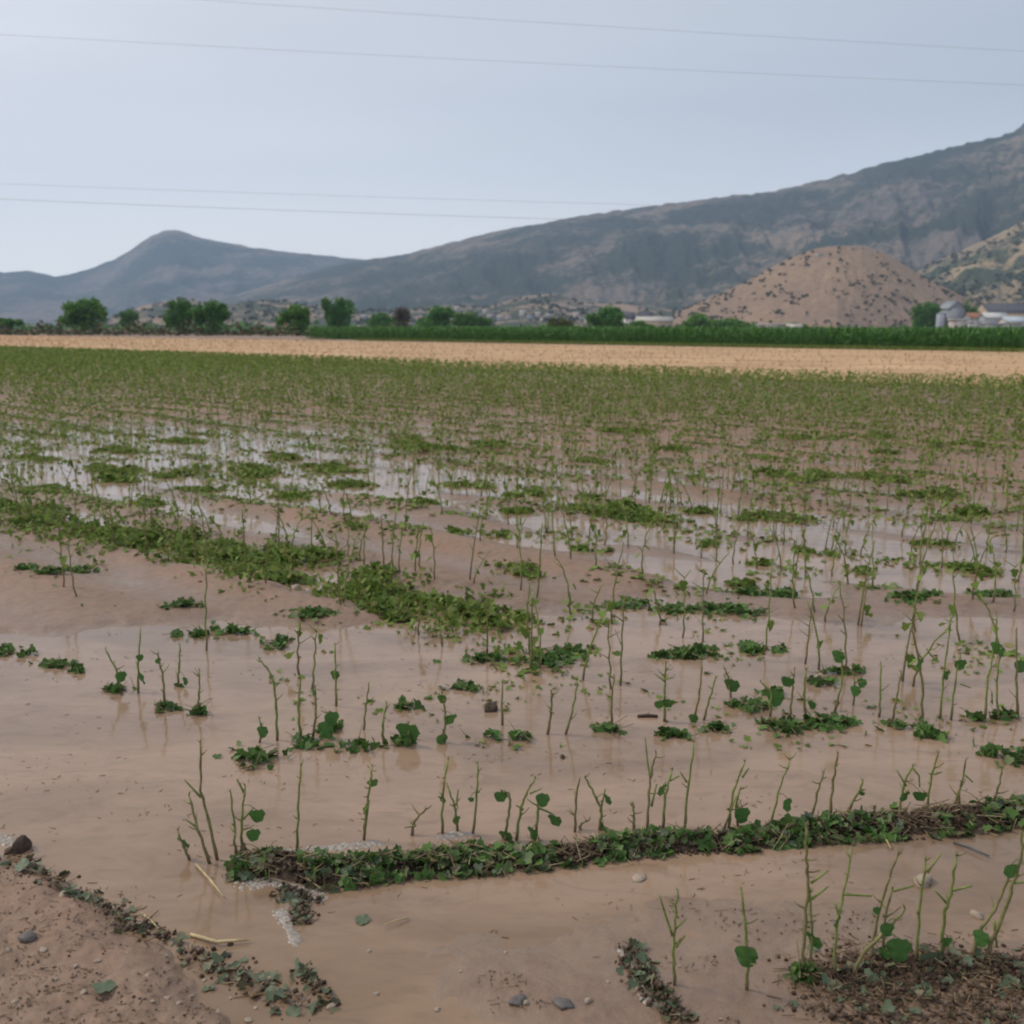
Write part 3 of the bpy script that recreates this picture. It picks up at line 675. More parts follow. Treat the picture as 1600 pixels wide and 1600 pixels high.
t = thing('leaf_bank', tuple(bo), 'long bank of dark soil and shredded leaves crossing the foreground puddle', 'debris bank')
def bank_xyz(u, w_):
    c = cen[u]; nx = np.gradient(cen, axis=0)[u]; nx = nx/np.linalg.norm(nx, axis=1)[:, None]
    nrm = np.stack([-nx[:, 1], nx[:, 0]], -1)
    return c+nrm*w_[:, None]
nu, nw = len(cen), 25
uu, ww = np.meshgrid(np.arange(nu), np.linspace(-1, 1, nw), indexing='ij')
wd_ = .066+.03*fbm(uu*.02, uu*0, 41, 2)+.02*np.sin(uu*.03)
xy = bank_xyz(uu.ravel(), (ww*wd_).ravel()).reshape(nu, nw, 2)
endt = sst(0, 25, uu)
zz_ = (1-np.abs(ww)**1.6)*(.040+.024*fbm(xy[..., 0]/.2, xy[..., 1]/.2, 44, 3))*endt+.012*fbm(xy[..., 0]/.03, xy[..., 1]/.03, 45, 3)-.012
Vb = np.stack([xy[..., 0]-bo[0], xy[..., 1]-bo[1], zz_], -1).reshape(-1, 3)
i, j = np.meshgrid(np.arange(nu-1), np.arange(nw-1), indexing='ij')
Fb = np.stack([i*nw+j, i*nw+j+nw, i*nw+j+nw+1, i*nw+j+1], -1).reshape(-1, 4)
MS2, n, l, b = mat('dark_soil', .75, .3); p = pos(n, l)
l.new(ramp(n, l, noise(n, l, p, 45, 6, .7), [(.3, (.030, .018, .012)), (.5, (.075, .048, .032)), (.72, (.15, .105, .075))]), b.inputs['Base Color']); bump(n, l, b, noise(n, l, p, 90, 5, .7), .8, .01)
link('soil', Vb, Fb, MS2, t, True)
def bank_sample(n_, sd=.5, back=0.0):
    u = nrg.integers(8, nu, n_); w_ = np.clip(nrg.normal(back, sd, n_), -1.15, 1.15)
    wdd = .066+.03*fbm(u*.02, u*0, 41, 2)+.02*np.sin(u*.03)
    q = bank_xyz(u, w_*wdd); z = np.maximum(.0, (1-np.abs(w_)**1.6))*(.040+.024*fbm(q[:, 0]/.2, q[:, 1]/.2, 44, 3))*sst(0, 25, u)
    return np.stack([q[:, 0]-bo[0], q[:, 1]-bo[1], np.maximum(z, 0)], -1)
q = bank_sample(2600, .6); V, Fq = clodbatch(q, nrg.uniform(.005, .017, len(q))); link('clods', V, Fq, M_SOIL, t)['kind'] = 'stuff'
q = bank_sample(1750, .58, -.45); q = q[vn(q[:, 0]/.13, q[:, 1]/.13, 61)*.6+vn(q[:, 0]/.04, q[:, 1]/.04, 62)*.4 > .45]; q[:, 2] += nrg.uniform(.0, .016, len(q))
V, Fq = leafbatch(q[::3], nrg.uniform(.012, .040, len(q[::3])), .7); link('muddy_leaves', V, Fq, M_LEAFD, t)['kind'] = 'stuff'
q = np.delete(q, np.s_[::3], 0); V, Fq = leafbatch(q, nrg.uniform(.014, .048, len(q)), .75); link('leaves', V, Fq, M_LEAF, t)['kind'] = 'stuff'
q = bank_sample(1000, .65); q[:, 2] += nrg.uniform(.0, .02, len(q)); V, Fq = strawbatch(q, nrg.uniform(.015, .085, len(q)), flat=.4, wd=.02); link('straw', V, Fq, M_STRAW, t)['kind'] = 'stuff'
# bits hanging below the bank end
# ------------------------------------------------------------------ litter banks of the foreground
def litter(name, line, wid, nlv, ncl, nst, label, hgt=.03, mud=M_SOIL):
    c = strip_pts(line, .01); o0 = np.array([*c.mean(0), 0.]); t = thing(name, tuple(o0), label, 'plant litter')
    def smp(n_):
        u = nrg.integers(0, len(c), n_); q = c[u]+nrg.normal(0, wid, (n_, 2))
        z = np.maximum(height(q[:, 0], q[:, 1]), 0)+nrg.random(n_)*hgt*np.exp(-((q-c[u])**2).sum(1)/(wid*wid))
        return np.stack([q[:, 0]-o0[0], q[:, 1]-o0[1], z+.002], -1)
    q = smp(ncl); V, Fq = clodbatch(q, .003+.011*nrg.random(ncl)**2); link('clods', V, Fq, mud, t)['kind'] = 'stuff'
    if nlv: q = smp(nlv); V, Fq = leafbatch(q, nrg.uniform(.015, .042, nlv), .5); link('leaves', V, Fq, M_LEAFD, t)['kind'] = 'stuff'
    if nst: q = smp(nst); V, Fq = strawbatch(q, nrg.uniform(.008, .045, nst)); link('straw', V, Fq, M_LITTER, t)['kind'] = 'stuff'
litter('litter_line', [(15, 1345), (70, 1380), (150, 1418), (215, 1450), (300, 1490), (380, 1530), (470, 1575)], .032, 110, 300, 260, 'thin line of leaf scraps and clods along the lower left water edge')
litter('litter_bank', [(1270, 1535), (1330, 1528), (1400, 1515), (1480, 1512), (1560, 1520), (1620, 1535)], .055, 90, 700, 1300, 'brown bank of straw bits and soil around the nearest stems', .035)
litter('litter_bank', [(1300, 1590), (1420, 1570), (1540, 1580), (1640, 1590)], .09, 70, 600, 900, 'brown litter spread over mud at the lower right corner', .02)
litter('litter_clump', [(985, 1490), (1005, 1530), (1030, 1565), (1060, 1600)], .022, 60, 300, 120, 'clump of wet litter at the bottom edge left of the stripped stem', .045)
litter('litter_clump', [(440, 1392), (480, 1405), (470, 1440)], .02, 30, 160, 60, 'ragged litter tip at the left end of the leaf bank', .03)
litter('litter_clump', [(470, 1515), (500, 1545), (515, 1570)], .016, 26, 50, 20, 'small clump of muddy leaves at the shore below the bank end', .02)

def foam(line, wid, n_, label):
    c = strip_pts(line, .005); o0 = np.array([*c.mean(0), 0.])
    k = MB(); hs = []
    for a in (0, 1.05, 2.1, 3.14, 4.19, 5.24): hs.append((math.cos(a), math.sin(a), 0))
    for a in (0, 1.05, 2.1, 3.14, 4.19, 5.24): hs.append((.66*math.cos(a), .66*math.sin(a), .5))
    hs.append((0, 0, .72)); hs = np.array(hs)*np.array([1, 1, .45]); hf = [(q, (q+1) % 6, 6+(q+1) % 6) for q in range(6)]+[(q, 6+(q+1) % 6, 6+q) for q in range(6)]+[(6+q, 6+(q+1) % 6, 12) for q in range(6)]
    u = nrg.integers(0, len(c), n_); q = c[u]+nrg.normal(0, wid, (n_, 2))*(.4+vn(u*.05, u*0, 8))[:, None]
    z = np.maximum(height(q[:, 0], q[:, 1]), 0)
    V, Fq = scatter(hs, hf, np.stack([q[:, 0]-o0[0], q[:, 1]-o0[1], z], -1), nrg.uniform(.0025, .010, n_), euler_mats(nrg.uniform(0, 6.28, n_), np.zeros(n_), np.zeros(n_)))
    o = link('foam_streak', V, Fq, M_FOAM); o.location = o0; tag(o, label, 'foam', 'scum foam on the water')
foam([(388, 1374), (425, 1378), (455, 1388), (492, 1402)], .016, 900, 'pale foam patch below the left end of the leaf bank')
foam([(436, 1422), (448, 1440), (464, 1474)], .009, 380, 'short foam streak at the litter tip under the bank')
foam([(415, 1333), (470, 1328), (540, 1322), (595, 1318)], .009, 420, 'long pale foam edge behind the left half of the leaf bank')
foam([(690, 1308), (735, 1302)], .010, 160, 'pale foam blob between stems behind the leaf bank')
foam([(978, 1485), (990, 1510), (1000, 1545), (1018, 1575)], .007, 260, 'foam streak along the litter clump at the bottom edge')
foam([(-5, 1310), (14, 1316)], .012, 110, 'pale foam beside the dark clod at the left shore')

n_ = 7000; ppx = nrg.uniform(-60, 1660, n_); ppy = nrg.uniform(1330, 1640, n_)
gp = np.array([G(a, b_) for a, b_ in zip(ppx, ppy)]); gh = height(gp[:, 0], gp[:, 1]); dn = vn(gp[:, 0]/.2, gp[:, 1]/.2, 88)*.6+vn(gp[:, 0]/.06, gp[:, 1]/.06, 89)*.4
ok = (gh > .004) & (dn+.15*(sdf(gp[:, 0], gp[:, 1], POLY['bank']) < -.1) > .50); gp = gp[ok]; gp[:, 2] = gh[ok]+.002; k_ = len(gp)
V, Fq = cat([strawbatch(gp[::2], nrg.uniform(.006, .028, len(gp[::2])), flat=.12, wd=.035), tuple(np.asarray(a) for a in strawbatch(gp[1::2], nrg.uniform(.002, .008, len(gp[1::2])), flat=.5, wd=.35))])
tag(link('mud_debris', V, Fq, M_DEBRIS), 'fine straw bits and crumbs strewn over the bare foreground mud', 'debris', kind='stuff')
n_ = 2600; ppx = nrg.uniform(-40, 1640, n_); ppy = nrg.uniform(985, 1480, n_); gp = np.array([G(a, b_) for a, b_ in zip(ppx, ppy)]); gh = height(gp[:, 0], gp[:, 1])
ok = (gh < 0) & (vn(gp[:, 0]/.45, gp[:, 1]/.2, 188)*.6+vn(gp[:, 0]/.12, gp[:, 1]/.08, 189)*.4 > .54); gp = gp[ok]; gp[:, 2] = .0015
V, Fq = strawbatch(gp, nrg.uniform(.004, .022, len(gp)), flat=.04, wd=.05); tag(link('floating_bits', V, Fq, M_DEBRIS), 'tiny chaff and straw crumbs floating on the brown water', 'debris', kind='stuff')
# single straws
def straw(a, b_, r, label, sag=0.0):
    p0, p1 = G(*a), G(*b_); p0[2] = max(0, gz(p0))+.006; p1[2] = max(0, gz(p1))+.010; mid = (p0+p1)/2+np.array([0, sag, .004]); o0 = (p0+p1)/2
    k = MB(); k.tube([p0-o0, mid-o0+(p0-mid)*.3, mid-o0, mid-o0+(p1-mid)*.4, p1-o0], [r, r*1.05, r, r*.9, r*.6], 6)
    o = k.build('straw', plain('straw_skin', (.48, .37, .20), .55, .3, 30), None, True); o.location = o0; tag(o, label, 'straw', 'straws washed up by the water')
straw((306, 1353), (350, 1406), .0035, 'pale straight straw pointing down from the left bank end')
straw((298, 1463), (390, 1473), .0050, 'thick curved pale straw lying on the lower left shore', -.03)
straw((445, 1352), (500, 1392), .0030, 'pale straw leaning over the left end of the leaf bank')
straw((222, 1430), (248, 1456), .0030, 'short straw among litter on the left shore')
straw((1372, 1296), (1392, 1330), .0030, 'yellow straw sticking out of the right part of the bank')
straw((1405, 1280), (1480, 1276), .0026, 'yellow straw lying along the top of the bank')
straw((1490, 1318), (1545, 1342), .0045, 'dark twig on the mud right of the yellow straw')
straw((640, 1437), (600, 1450), .0022, 'thin straw on the smooth brown mud')
bpy.data.objects[-1] if False else None
for nm in bpy.data.objects:
    if nm.get('label', '').startswith('dark twig'): nm.name = 'twig'; nm['category'] = 'twig'; nm['group'] = ''; del nm['group']; nm.data.materials[0] = M_STONED
sk = MB(); c = G(1012, 1121); sk.tube([(-.045, 0, .006), (0, .004, .008), (.045, 0, .006)], [.007, .008, .006], 7)
o = sk.build('twig', plain('bark', (.08, .045, .03), .7, .3, 30), None, True); o.location = c; tag(o, 'thick brown twig floating in the water behind the bank', 'twig')
# clods and stones
def rock(name, px, py, wpx, label, m, cat_, group=None, flat=.65, seed=0):
    c = G(px, py); z = max(0, gz(c)); s = wpx*math.hypot(c[1], H)/F/2
    th = np.linspace(0, math.pi, 9); ph = np.linspace(0, 2*math.pi, 14)[:-1]; Vr = []
    for a in th:
        for q in ph:
            d = np.array([math.sin(a)*math.cos(q), math.sin(a)*math.sin(q), math.cos(a)])
            k = 1+.6*float(fbm(d[0]*1.6+seed*3.1+d[2], d[1]*1.6-seed+d[2]*.7, 13+seed, 3)); Vr.append(d*k*s*np.array([1, .8, flat]))
    Fr = [(a*13+q, (a+1)*13+q, (a+1)*13+(q+1) % 13, a*13+(q+1) % 13) for a in range(8) for q in range(13)]
    o = link(name, np.array(Vr), Fr, m, None, True); o.location = (c[0], c[1], z+s*flat*.25); o.rotation_euler.z = seed
    return tag(o, label, cat_, group)
M_CLOD = plain('wet_clod', (.075, .05, .036), .8, .4, 60)
rock('clod', 36, 1328, 30, 'dark upright clod of soil at the left water edge', M_CLOD, 'clod', flat=1.1, seed=1)
rock('clod', 58, 1362, 30, 'dark low clod on shore below the upright one', M_CLOD, 'clod', flat=.6, seed=2)
rock('clod', 18, 1332, 20, 'small dark clod touching the left picture edge', M_CLOD, 'clod', flat=.6, seed=3)
rock('clod', 767, 1110, 22, 'round dark clod sticking out of open water', M_CLOD, 'clod', flat=.9, seed=4)
rock('clod', 879, 1184, 10, 'tiny dark lump in the water above the bank stems', M_CLOD, 'clod', flat=.8, seed=5)
rock('stone', 46, 1496, 24, 'dark grey stone on the lower left mud', M_STONED, 'stone', flat=.5, seed=6)
rock('stone', 1440, 1380, 34, 'largest pale stone on the mud behind the nearest stems', M_STONE, 'stone', flat=.5, seed=7)
rock('stone', 1526, 1430, 20, 'pale stone between the two rightmost nearest stems', M_STONE, 'stone', flat=.5, seed=8)
rock('stone', 462, 926, 18, 'white stone beside the green leaf drift', M_STONE, 'stone', flat=.7, seed=9)
rock('stone', 1282, 1060, 18, 'pale stone on a leaf heap in the water row', M_STONE, 'stone', flat=.6, seed=10)
rock('stone', 1000, 1372, 26, 'pale oval chip on mud below the bank', M_STONE, 'stone', flat=.3, seed=11)
rock('stone', 100, 1416, 18, 'pale stone among litter on the left shore', M_STONE, 'stone', flat=.5, seed=12)
rock('stone', 808, 1570, 24, 'dark stone half sunk in smooth mud at the bottom', M_STONED, 'stone', flat=.5, seed=13)
rock('stone', 822, 1573, 12, 'small white stone touching the dark half sunk one', M_STONE, 'stone', flat=.6, seed=14)
rock('stone', 880, 1578, 28, 'flat grey stone on mud left of the litter clump', M_STONED, 'stone', flat=.35, seed=15)
rock('stone', 919, 1572, 14, 'pale grey stone nearest to the litter clump', M_STONE, 'stone', flat=.6, seed=16)
PEB = [(683,1578,14),(577,1486,10),(588,1553,12),(518,1573,18),(133,1578,14),(262,1577,14),(340,1590,14),(388,1595,16),(420,1530,14),(424,1536,10),(440,1548,12),(70,1512,18),(155,1527,14),(120,1535,10),(15,1516,12),(25,1592,16),(320,1532,10),(232,1548,10),(465,1570,14),(280,1582,12),(360,1560,8),(200,1510,8),(300,1560,9),(400,1575,9),(240,1590,10),(90,1560,10),(180,1570,8),(790,1490,8),(720,1520,8),(950,1540,9)]
for k, (a, b_, s_) in enumerate(PEB): rock('pebble', a, b_, s_*.8, 'small pale pebble set in the bare mud along the bottom edge', M_STONE, 'pebble', 'pale pebbles in the bottom mud', .42, 20+k)
lf = G(178, 1578); o = leaf_mesh('fallen_leaf', (0, 0, .008), .05, None, M_LEAFD, 1.2, .05); o.location = (lf[0], lf[1], gz(lf)); tag(o, 'single dull green leaf lying flat on mud at the bottom left', 'leaf')
lf = G(35, 1376); o = leaf_mesh('fallen_leaf', (0, 0, .008), .045, None, M_LEAFD, .4, .3); o.location = (lf[0], lf[1], gz(lf)); tag(o, 'round grey green leaf beside the dark clods on shore', 'leaf')
lf = G(575, 1443); o = leaf_mesh('fallen_leaf', (0, 0, .004), .038, None, M_LEAFD, 1.0, .1); o.location = (lf[0], lf[1], max(0, gz(lf))); tag(o, 'muddy leaf flat on smooth mud below the leaf bank', 'leaf')

# ------------------------------------------------------------------ stubble, verge and maize
def wl(line, ext=True): return np.array([G(*q)[:2] for q in line])
sn_, sf_ = wl([(0, 550), (1600, 612)]), wl([(0, 524.5), (1600, 552)])
def along(seg, t): return seg[0]+(seg[1]-seg[0])*t
m, n, l, b = mat('stubble_soil', .85, .2); p = pos(n, l, (1, 1, 1), (0, 0, R(-50)))
l.new(ramp(n, l, noise(n, l, pos(n, l, (.25, 1.2, 1), (0, 0, -math.atan2(sn_[1][1]-sn_[0][1], sn_[1][0]-sn_[0][0]))), .5, 5, .6), [(.38, (.35, .215, .115)), (.5, (.49, .315, .17)), (.62, (.60, .40, .23))]), b.inputs['Base Color'])
k = MB(); a0, a1, b0, b1 = along(sn_, -.35), along(sn_, 1.7), along(sf_, 1.6), along(sf_, -.35)
k.add([(*a0, .09), (*a1, .09), (*b1, .09) if False else (*b0, .09), (*b1, .09)], [(0, 1, 2, 3)]); struct(k.build('stubble_field', m))
M_STUB = islandmat('stubble', [(0, (.30, .18, .09)), (.5, (.50, .32, .165)), (1, (.68, .47, .26))], .7, .2, .4)
n_ = 12000; t = nrg.uniform(-.3, 1.3, n_); s = nrg.random(n_)
q = sn_[0]+(sn_[1]-sn_[0])*t[:, None]; q2 = sf_[0]+(sf_[1]-sf_[0])*t[:, None]; q = q+(q2-q)*s[:, None]
d = np.hypot(q[:, 0], q[:, 1]); bl = np.array([[-.10, 0, 0], [.10, 0, 0], [.16, 0, 1], [.05, .02, .8], [-.14, 0, 1]], float)
V, Fq = scatter(bl, [(0, 1, 2), (0, 1, 3), (0, 1, 4)], np.stack([q[:, 0], q[:, 1], np.full(n_, .085)], -1), nrg.uniform(.12, .24, n_)*np.interp(d, [40, 150], [.8, 1.3]), euler_mats(nrg.uniform(-1, 1, n_), nrg.normal(0, .6, n_), nrg.normal(0, .6, n_)))
tag(link('stubble', V, Fq, M_STUB), 'strip of cut tan stubble between the green crop and the maize', 'stubble', kind='stuff')
# maize block
mz = wl([(478, 530), (1600, 549)]); dv = mz[1]-mz[0]; L = np.hypot(*dv); dv /= L; nv = np.array([-dv[1], dv[0]]); nv = nv if nv[1] > 0 else -nv
M_MAIZE = islandmat('maize_leaf', [(0, (.036, .10, .014)), (.5, (.066, .18, .026)), (1, (.12, .27, .045))], .5, .35, .2)
Pm = []
for row in range(0, 26):
    off = row*.75+ (row > 12)*(row-12)*1.2
    t = np.arange(0, L*1.5, .22 if row < 8 else .34)+nrg.normal(0, .05, len(np.arange(0, L*1.5, .22 if row < 8 else .34)))
    Pm.append(np.stack([mz[0][0]+dv[0]*t+nv[0]*off, mz[0][1]+dv[1]*t+nv[1]*off, np.full(len(t), .06)], -1))
Pm = np.concatenate(Pm); n_ = len(Pm); hp = nrg.normal(1.78, .12, n_)*(1+.09*fbm(Pm[:, 0]/9, Pm[:, 1]/9, 71, 2))
parts = []
stalk = np.array([[-.016, 0, 0], [.016, 0, 0], [.010, 0, 1], [-.010, 0, 1]], float)
bl4 = np.array([[-.5, 0, 0], [.5, 0, 0], [.35, .6, .0], [-.35, .6, .0]])
for lv in range(6):
    z = hp*(.22+.145*lv); ok = nrg.random(n_) < (.9 if lv > 2 else .7); Q = Pm[ok].copy(); Q[:, 2] += z[ok]; k_ = len(Q)
    bv = np.array([[-.055, 0, 0], [.055, 0, 0], [.045, .55, .0], [-.045, .55, .0]], float)
    M = euler_mats(nrg.uniform(0, 6.28, k_), nrg.uniform(.5, 1.25, k_) if lv > 3 else nrg.uniform(.1, .9, k_), nrg.normal(0, .3, k_))
    parts.append(scatter(bv, [(0, 1, 2, 3)], Q, nrg.uniform(.8, 1.25, k_)*(.75 if lv == 5 else 1), M))
parts.append(scatter(stalk, [(0, 1, 2, 3)], Pm, hp, euler_mats(nrg.uniform(-.5, .5, n_), nrg.normal(0, .04, n_), nrg.normal(0, .04, n_))))
V, Fq = cat(parts); tag(link('maize_crop', V, Fq, M_MAIZE), 'dense dark green block of tall maize behind the stubble', 'maize', kind='stuff')
# grassy verge on the right, at the foot of the maize
q0 = wl([(560, 532.5), (1600, 551)]); n_ = 9000; t = nrg.uniform(0, 1.25, n_)
q = q0[0]+(q0[1]-q0[0])*t[:, None]+(-nv)[None]*0+nv[None]*nrg.uniform(-3, .2, n_)[:, None]*np.clip(t, .2, 1)[:, None]
V, Fq = scatter(bl, [(0, 1, 2), (0, 1, 3), (0, 1, 4)], np.stack([q[:, 0], q[:, 1], np.full(n_, .08)], -1), nrg.uniform(.2, .45, n_), euler_mats(nrg.uniform(-1, 1, n_), nrg.normal(0, .25, n_), nrg.normal(0, .25, n_)))
tag(link('grass', V, Fq, M_CROP), 'narrow grassy verge at the foot of the maize', 'grass', kind='stuff')

# ------------------------------------------------------------------ hills
class Hill:
    def __init__(s, sil, Dr, Df, pw=1.25, namp=.10, seed=0, back=1.6):
        s.sx = [a for a, _ in sil]; s.sy = [b_ for _, b_ in sil]; s.Dr = Dr; s.Df = Df; s.pw = pw; s.na = namp; s.seed = seed; s.back = back
    def pt(s, px, v):
        px = np.asarray(px, float); v = np.asarray(v, float)
        ys = np.interp(px, s.sx, s.sy); Dr = np.interp(px, *s.Dr) if isinstance(s.Dr, tuple) else np.full(px.shape, float(s.Dr))
        Df = np.interp(px, *s.Df) if isinstance(s.Df, tuple) else np.full(px.shape, float(s.Df))
        hy = 515.5+(px-800)*math.tan(A)                       # horizon row at that column
        dx = (px-800)/F/math.cos(P)
        zr = np.maximum((hy-ys)/F*Dr/math.cos(P)**2*1.0, 0)+H
        vv = np.clip(v, 0, 1)
        edge = np.clip(4*vv*(1-vv), 0, 1)
        k = 420/np.maximum(Dr, 1)*0+1
        wx = px/160; nz = fbm(wx*1.6+vv*.8, vv*3.2, s.seed, 5, .55)
        rid = 1-np.abs(fbm(wx*3.1+1.6*vv, vv*2.4, s.seed+9, 5, .6))*2
        prof = vv**s.pw
        zf = zr*(prof+edge*s.na*(nz+.7*(rid-.55)))
        zb = zr*np.clip(1-(v-1)/(s.back-1), 0, 1)**1.2
        z = np.where(v <= 1, zf, zb); z = np.maximum(z, -2)-np.where(v <= 0, 3, 0)
        z = z+np.where((v > .02) & (v <= 1), zr*.012*fbm(px/9, vv*24, s.seed+31, 3), 0)
        D = Df+(Dr-Df)*v
        return np.stack([dx*D, D, z], -1)
    def mesh(s, name, m, p0, p1, nx, nv_):
        vs = np.concatenate([np.linspace(0, 1, nv_), np.linspace(1, s.back, 12)[1:]]); xs = np.linspace(p0, p1, nx)
        XX, VV = np.meshgrid(xs, vs, indexing='ij'); V = s.pt(XX, VV); k = len(vs)
        i, j = np.meshgrid(np.arange(nx-1), np.arange(k-1), indexing='ij')
        return struct(link(name, V.reshape(-1, 3), np.stack([i*k+j, i*k+j+k, i*k+j+k+1, i*k+j+1], -1).reshape(-1, 4), m, None, True))
    def at(s, px, py):
        v = np.linspace(0, 1, 300); q = s.pt(np.full(300, float(px)), v); _, yy = proj(q[:, 0], q[:, 1], q[:, 2])
        i_ = int(np.argmax(yy < py)) if (yy < py).any() else 299
        return q[max(i_, 1)]
def hillmat(name, sc, tan, shrub, rock_, cover, fine=1.0):
    m, n, l, b = mat(name, .9, .1); p = pos(n, l)
    c = ramp(n, l, noise(n, l, p, sc*.35, 6, .6), [(.35, tan), (.65, rock_)])
    c = mix(n, l, .6, c, ramp(n, l, noise(n, l, p, sc*6, 5, .7), [(.3, .6), (.7, 1.25)]), 'MULTIPLY')
    f = math_(n, l, 'ADD', math_(n, l, 'MULTIPLY', noise(n, l, p, sc*.6, 5, .6, .4), 1.15), math_(n, l, 'MULTIPLY', noise(n, l, p, sc*7*fine, 6, .72), .80))
    f = ramp(n, l, f, [(cover-.07, 0.0), (cover+.07, 1.0)])
    c = mix(n, l, f, c, shrub); l.new(c, b.inputs['Base Color']); return m
far_h = Hill([(-1400,500),(-1000,470),(-600,455),(-300,440),(-60,436),(0,423),(35,432),(75,429),(115,438),(160,428),(205,412),(235,395),(260,379),(281,371),(300,372),(325,379),(350,385),(400,394),(450,401),(520,408),(590,414),(700,435),(850,470),(1000,514)], 5600, 3700, 1.3, .07, 3, 1.3)
far_h.mesh('mountain', hillmat('far_slope', .004, (.20, .155, .12), (.045, .055, .045), (.13, .11, .11), .95), -1400, 1000, 420, 70)
main_h = Hill([(60,516),(200,505),(330,478),(440,448),(520,425),(585,413),(640,405),(700,391),(760,376),(820,365),(900,351),(1000,338),(1100,325),(1180,317),(1260,300),(1340,280),(1440,256),(1500,243),(1530,236),(1546,222),(1570,211),(1600,203),(1660,188),(1750,172),(1900,170),(2200,240),(2600,360),(2900,514)],
              ([60, 900, 1700, 2900], [4600, 4000, 3300, 3000]), ([60, 900, 1700, 2900], [2500, 2000, 1700, 1700]), 1.15, .085, 8)
main_h.mesh('mountain', hillmat('scrub_slope', .006, (.24, .18, .125), (.034, .043, .030), (.115, .102, .098), .915), 60, 2900, 900, 150)
foot_h = Hill([(100,514),(180,500),(240,480),(300,470),(370,478),(430,470),(500,480),(560,487),(640,482),(700,479),(760,482),(815,466),(860,462),(905,474),(960,476),(1020,482),(1080,492),(1180,512)], 1900, 1150, 1.1, .16, 15)
foot_h.mesh('hill', hillmat('foot_slope', .012, (.30, .21, .145), (.05, .062, .04), (.25, .185, .14), 1.0), 100, 1180, 420, 50)
spur_h = Hill([(1300,512),(1345,468),(1400,432),(1450,409),(1530,373),(1600,337),(1700,292),(1850,262),(2100,300),(2500,420),(2700,512)], 2000, 1250, 1.1, .12, 22)
spur_h.mesh('hill', hillmat('spur_slope', .014, (.32, .24, .14), (.055, .066, .038), (.25, .19, .13), 1.02), 1300, 2700, 420, 70)
cone_h = Hill([(1000,512),(1040,494),(1075,478),(1110,463),(1150,445),(1190,423),(1220,408),(1250,398),(1280,394),(1320,394),(1350,402),(1385,420),(1420,440),(1460,458),(1490,474),(1530,498),(1560,512)], 1330, ([1000, 1060, 1290, 1500, 1560], [1290, 1180, 1080, 1180, 1290]), 1.0, .05, 27)
cone_h.mesh('hill', hillmat('cone_slope', .02, (.315, .215, .138), (.15, .12, .08), (.23, .16, .118), 1.13), 1000, 1560, 300, 60)
# scrub dots on the near hills
M_SHRUB = islandmat('shrub', [(0, (.035, .045, .022)), (.6, (.065, .075, .036)), (1, (.11, .11, .055))], .8, .2)
def shrubs(h_, p0, p1, n_, smin, smax, bias=1.0, s=0):
    px = nrg.uniform(p0, p1, n_); v = nrg.random(n_)**bias; q = h_.pt(px, v)
    keep = vn(px/30, v*8, 40+s)*.6+vn(px/9, v*24, 43+s)*.4 > .47; q = q[keep]; k_ = 12; sz = nrg.uniform(smin, smax, len(q))
    Q = np.repeat(q, k_, 0); S_ = np.repeat(sz, k_); n2 = len(Q)
    Q = Q+np.stack([nrg.normal(0, .42, n2)*S_, nrg.normal(0, .42, n2)*S_, nrg.uniform(.0, .9, n2)*S_], -1)
    return scatter(QUADV, QUADF, Q, S_*nrg.uniform(.5, .9, n2), euler_mats(nrg.uniform(0, 6.28, n2), nrg.normal(0, .9, n2), nrg.normal(0, .9, n2)))
V, Fq = cat([shrubs(cone_h, 1030, 1540, 1300, .5, 2.8), shrubs(spur_h, 1350, 1700, 2200, 1.2, 4.0, 1.0, 3), shrubs(foot_h, 150, 1150, 1700, 1.4, 4.2, .9, 5)])
tag(link('shrubs', V, Fq, M_SHRUB), 'dark scrub bushes dotted over the tan hill slopes', 'scrub', kind='stuff')

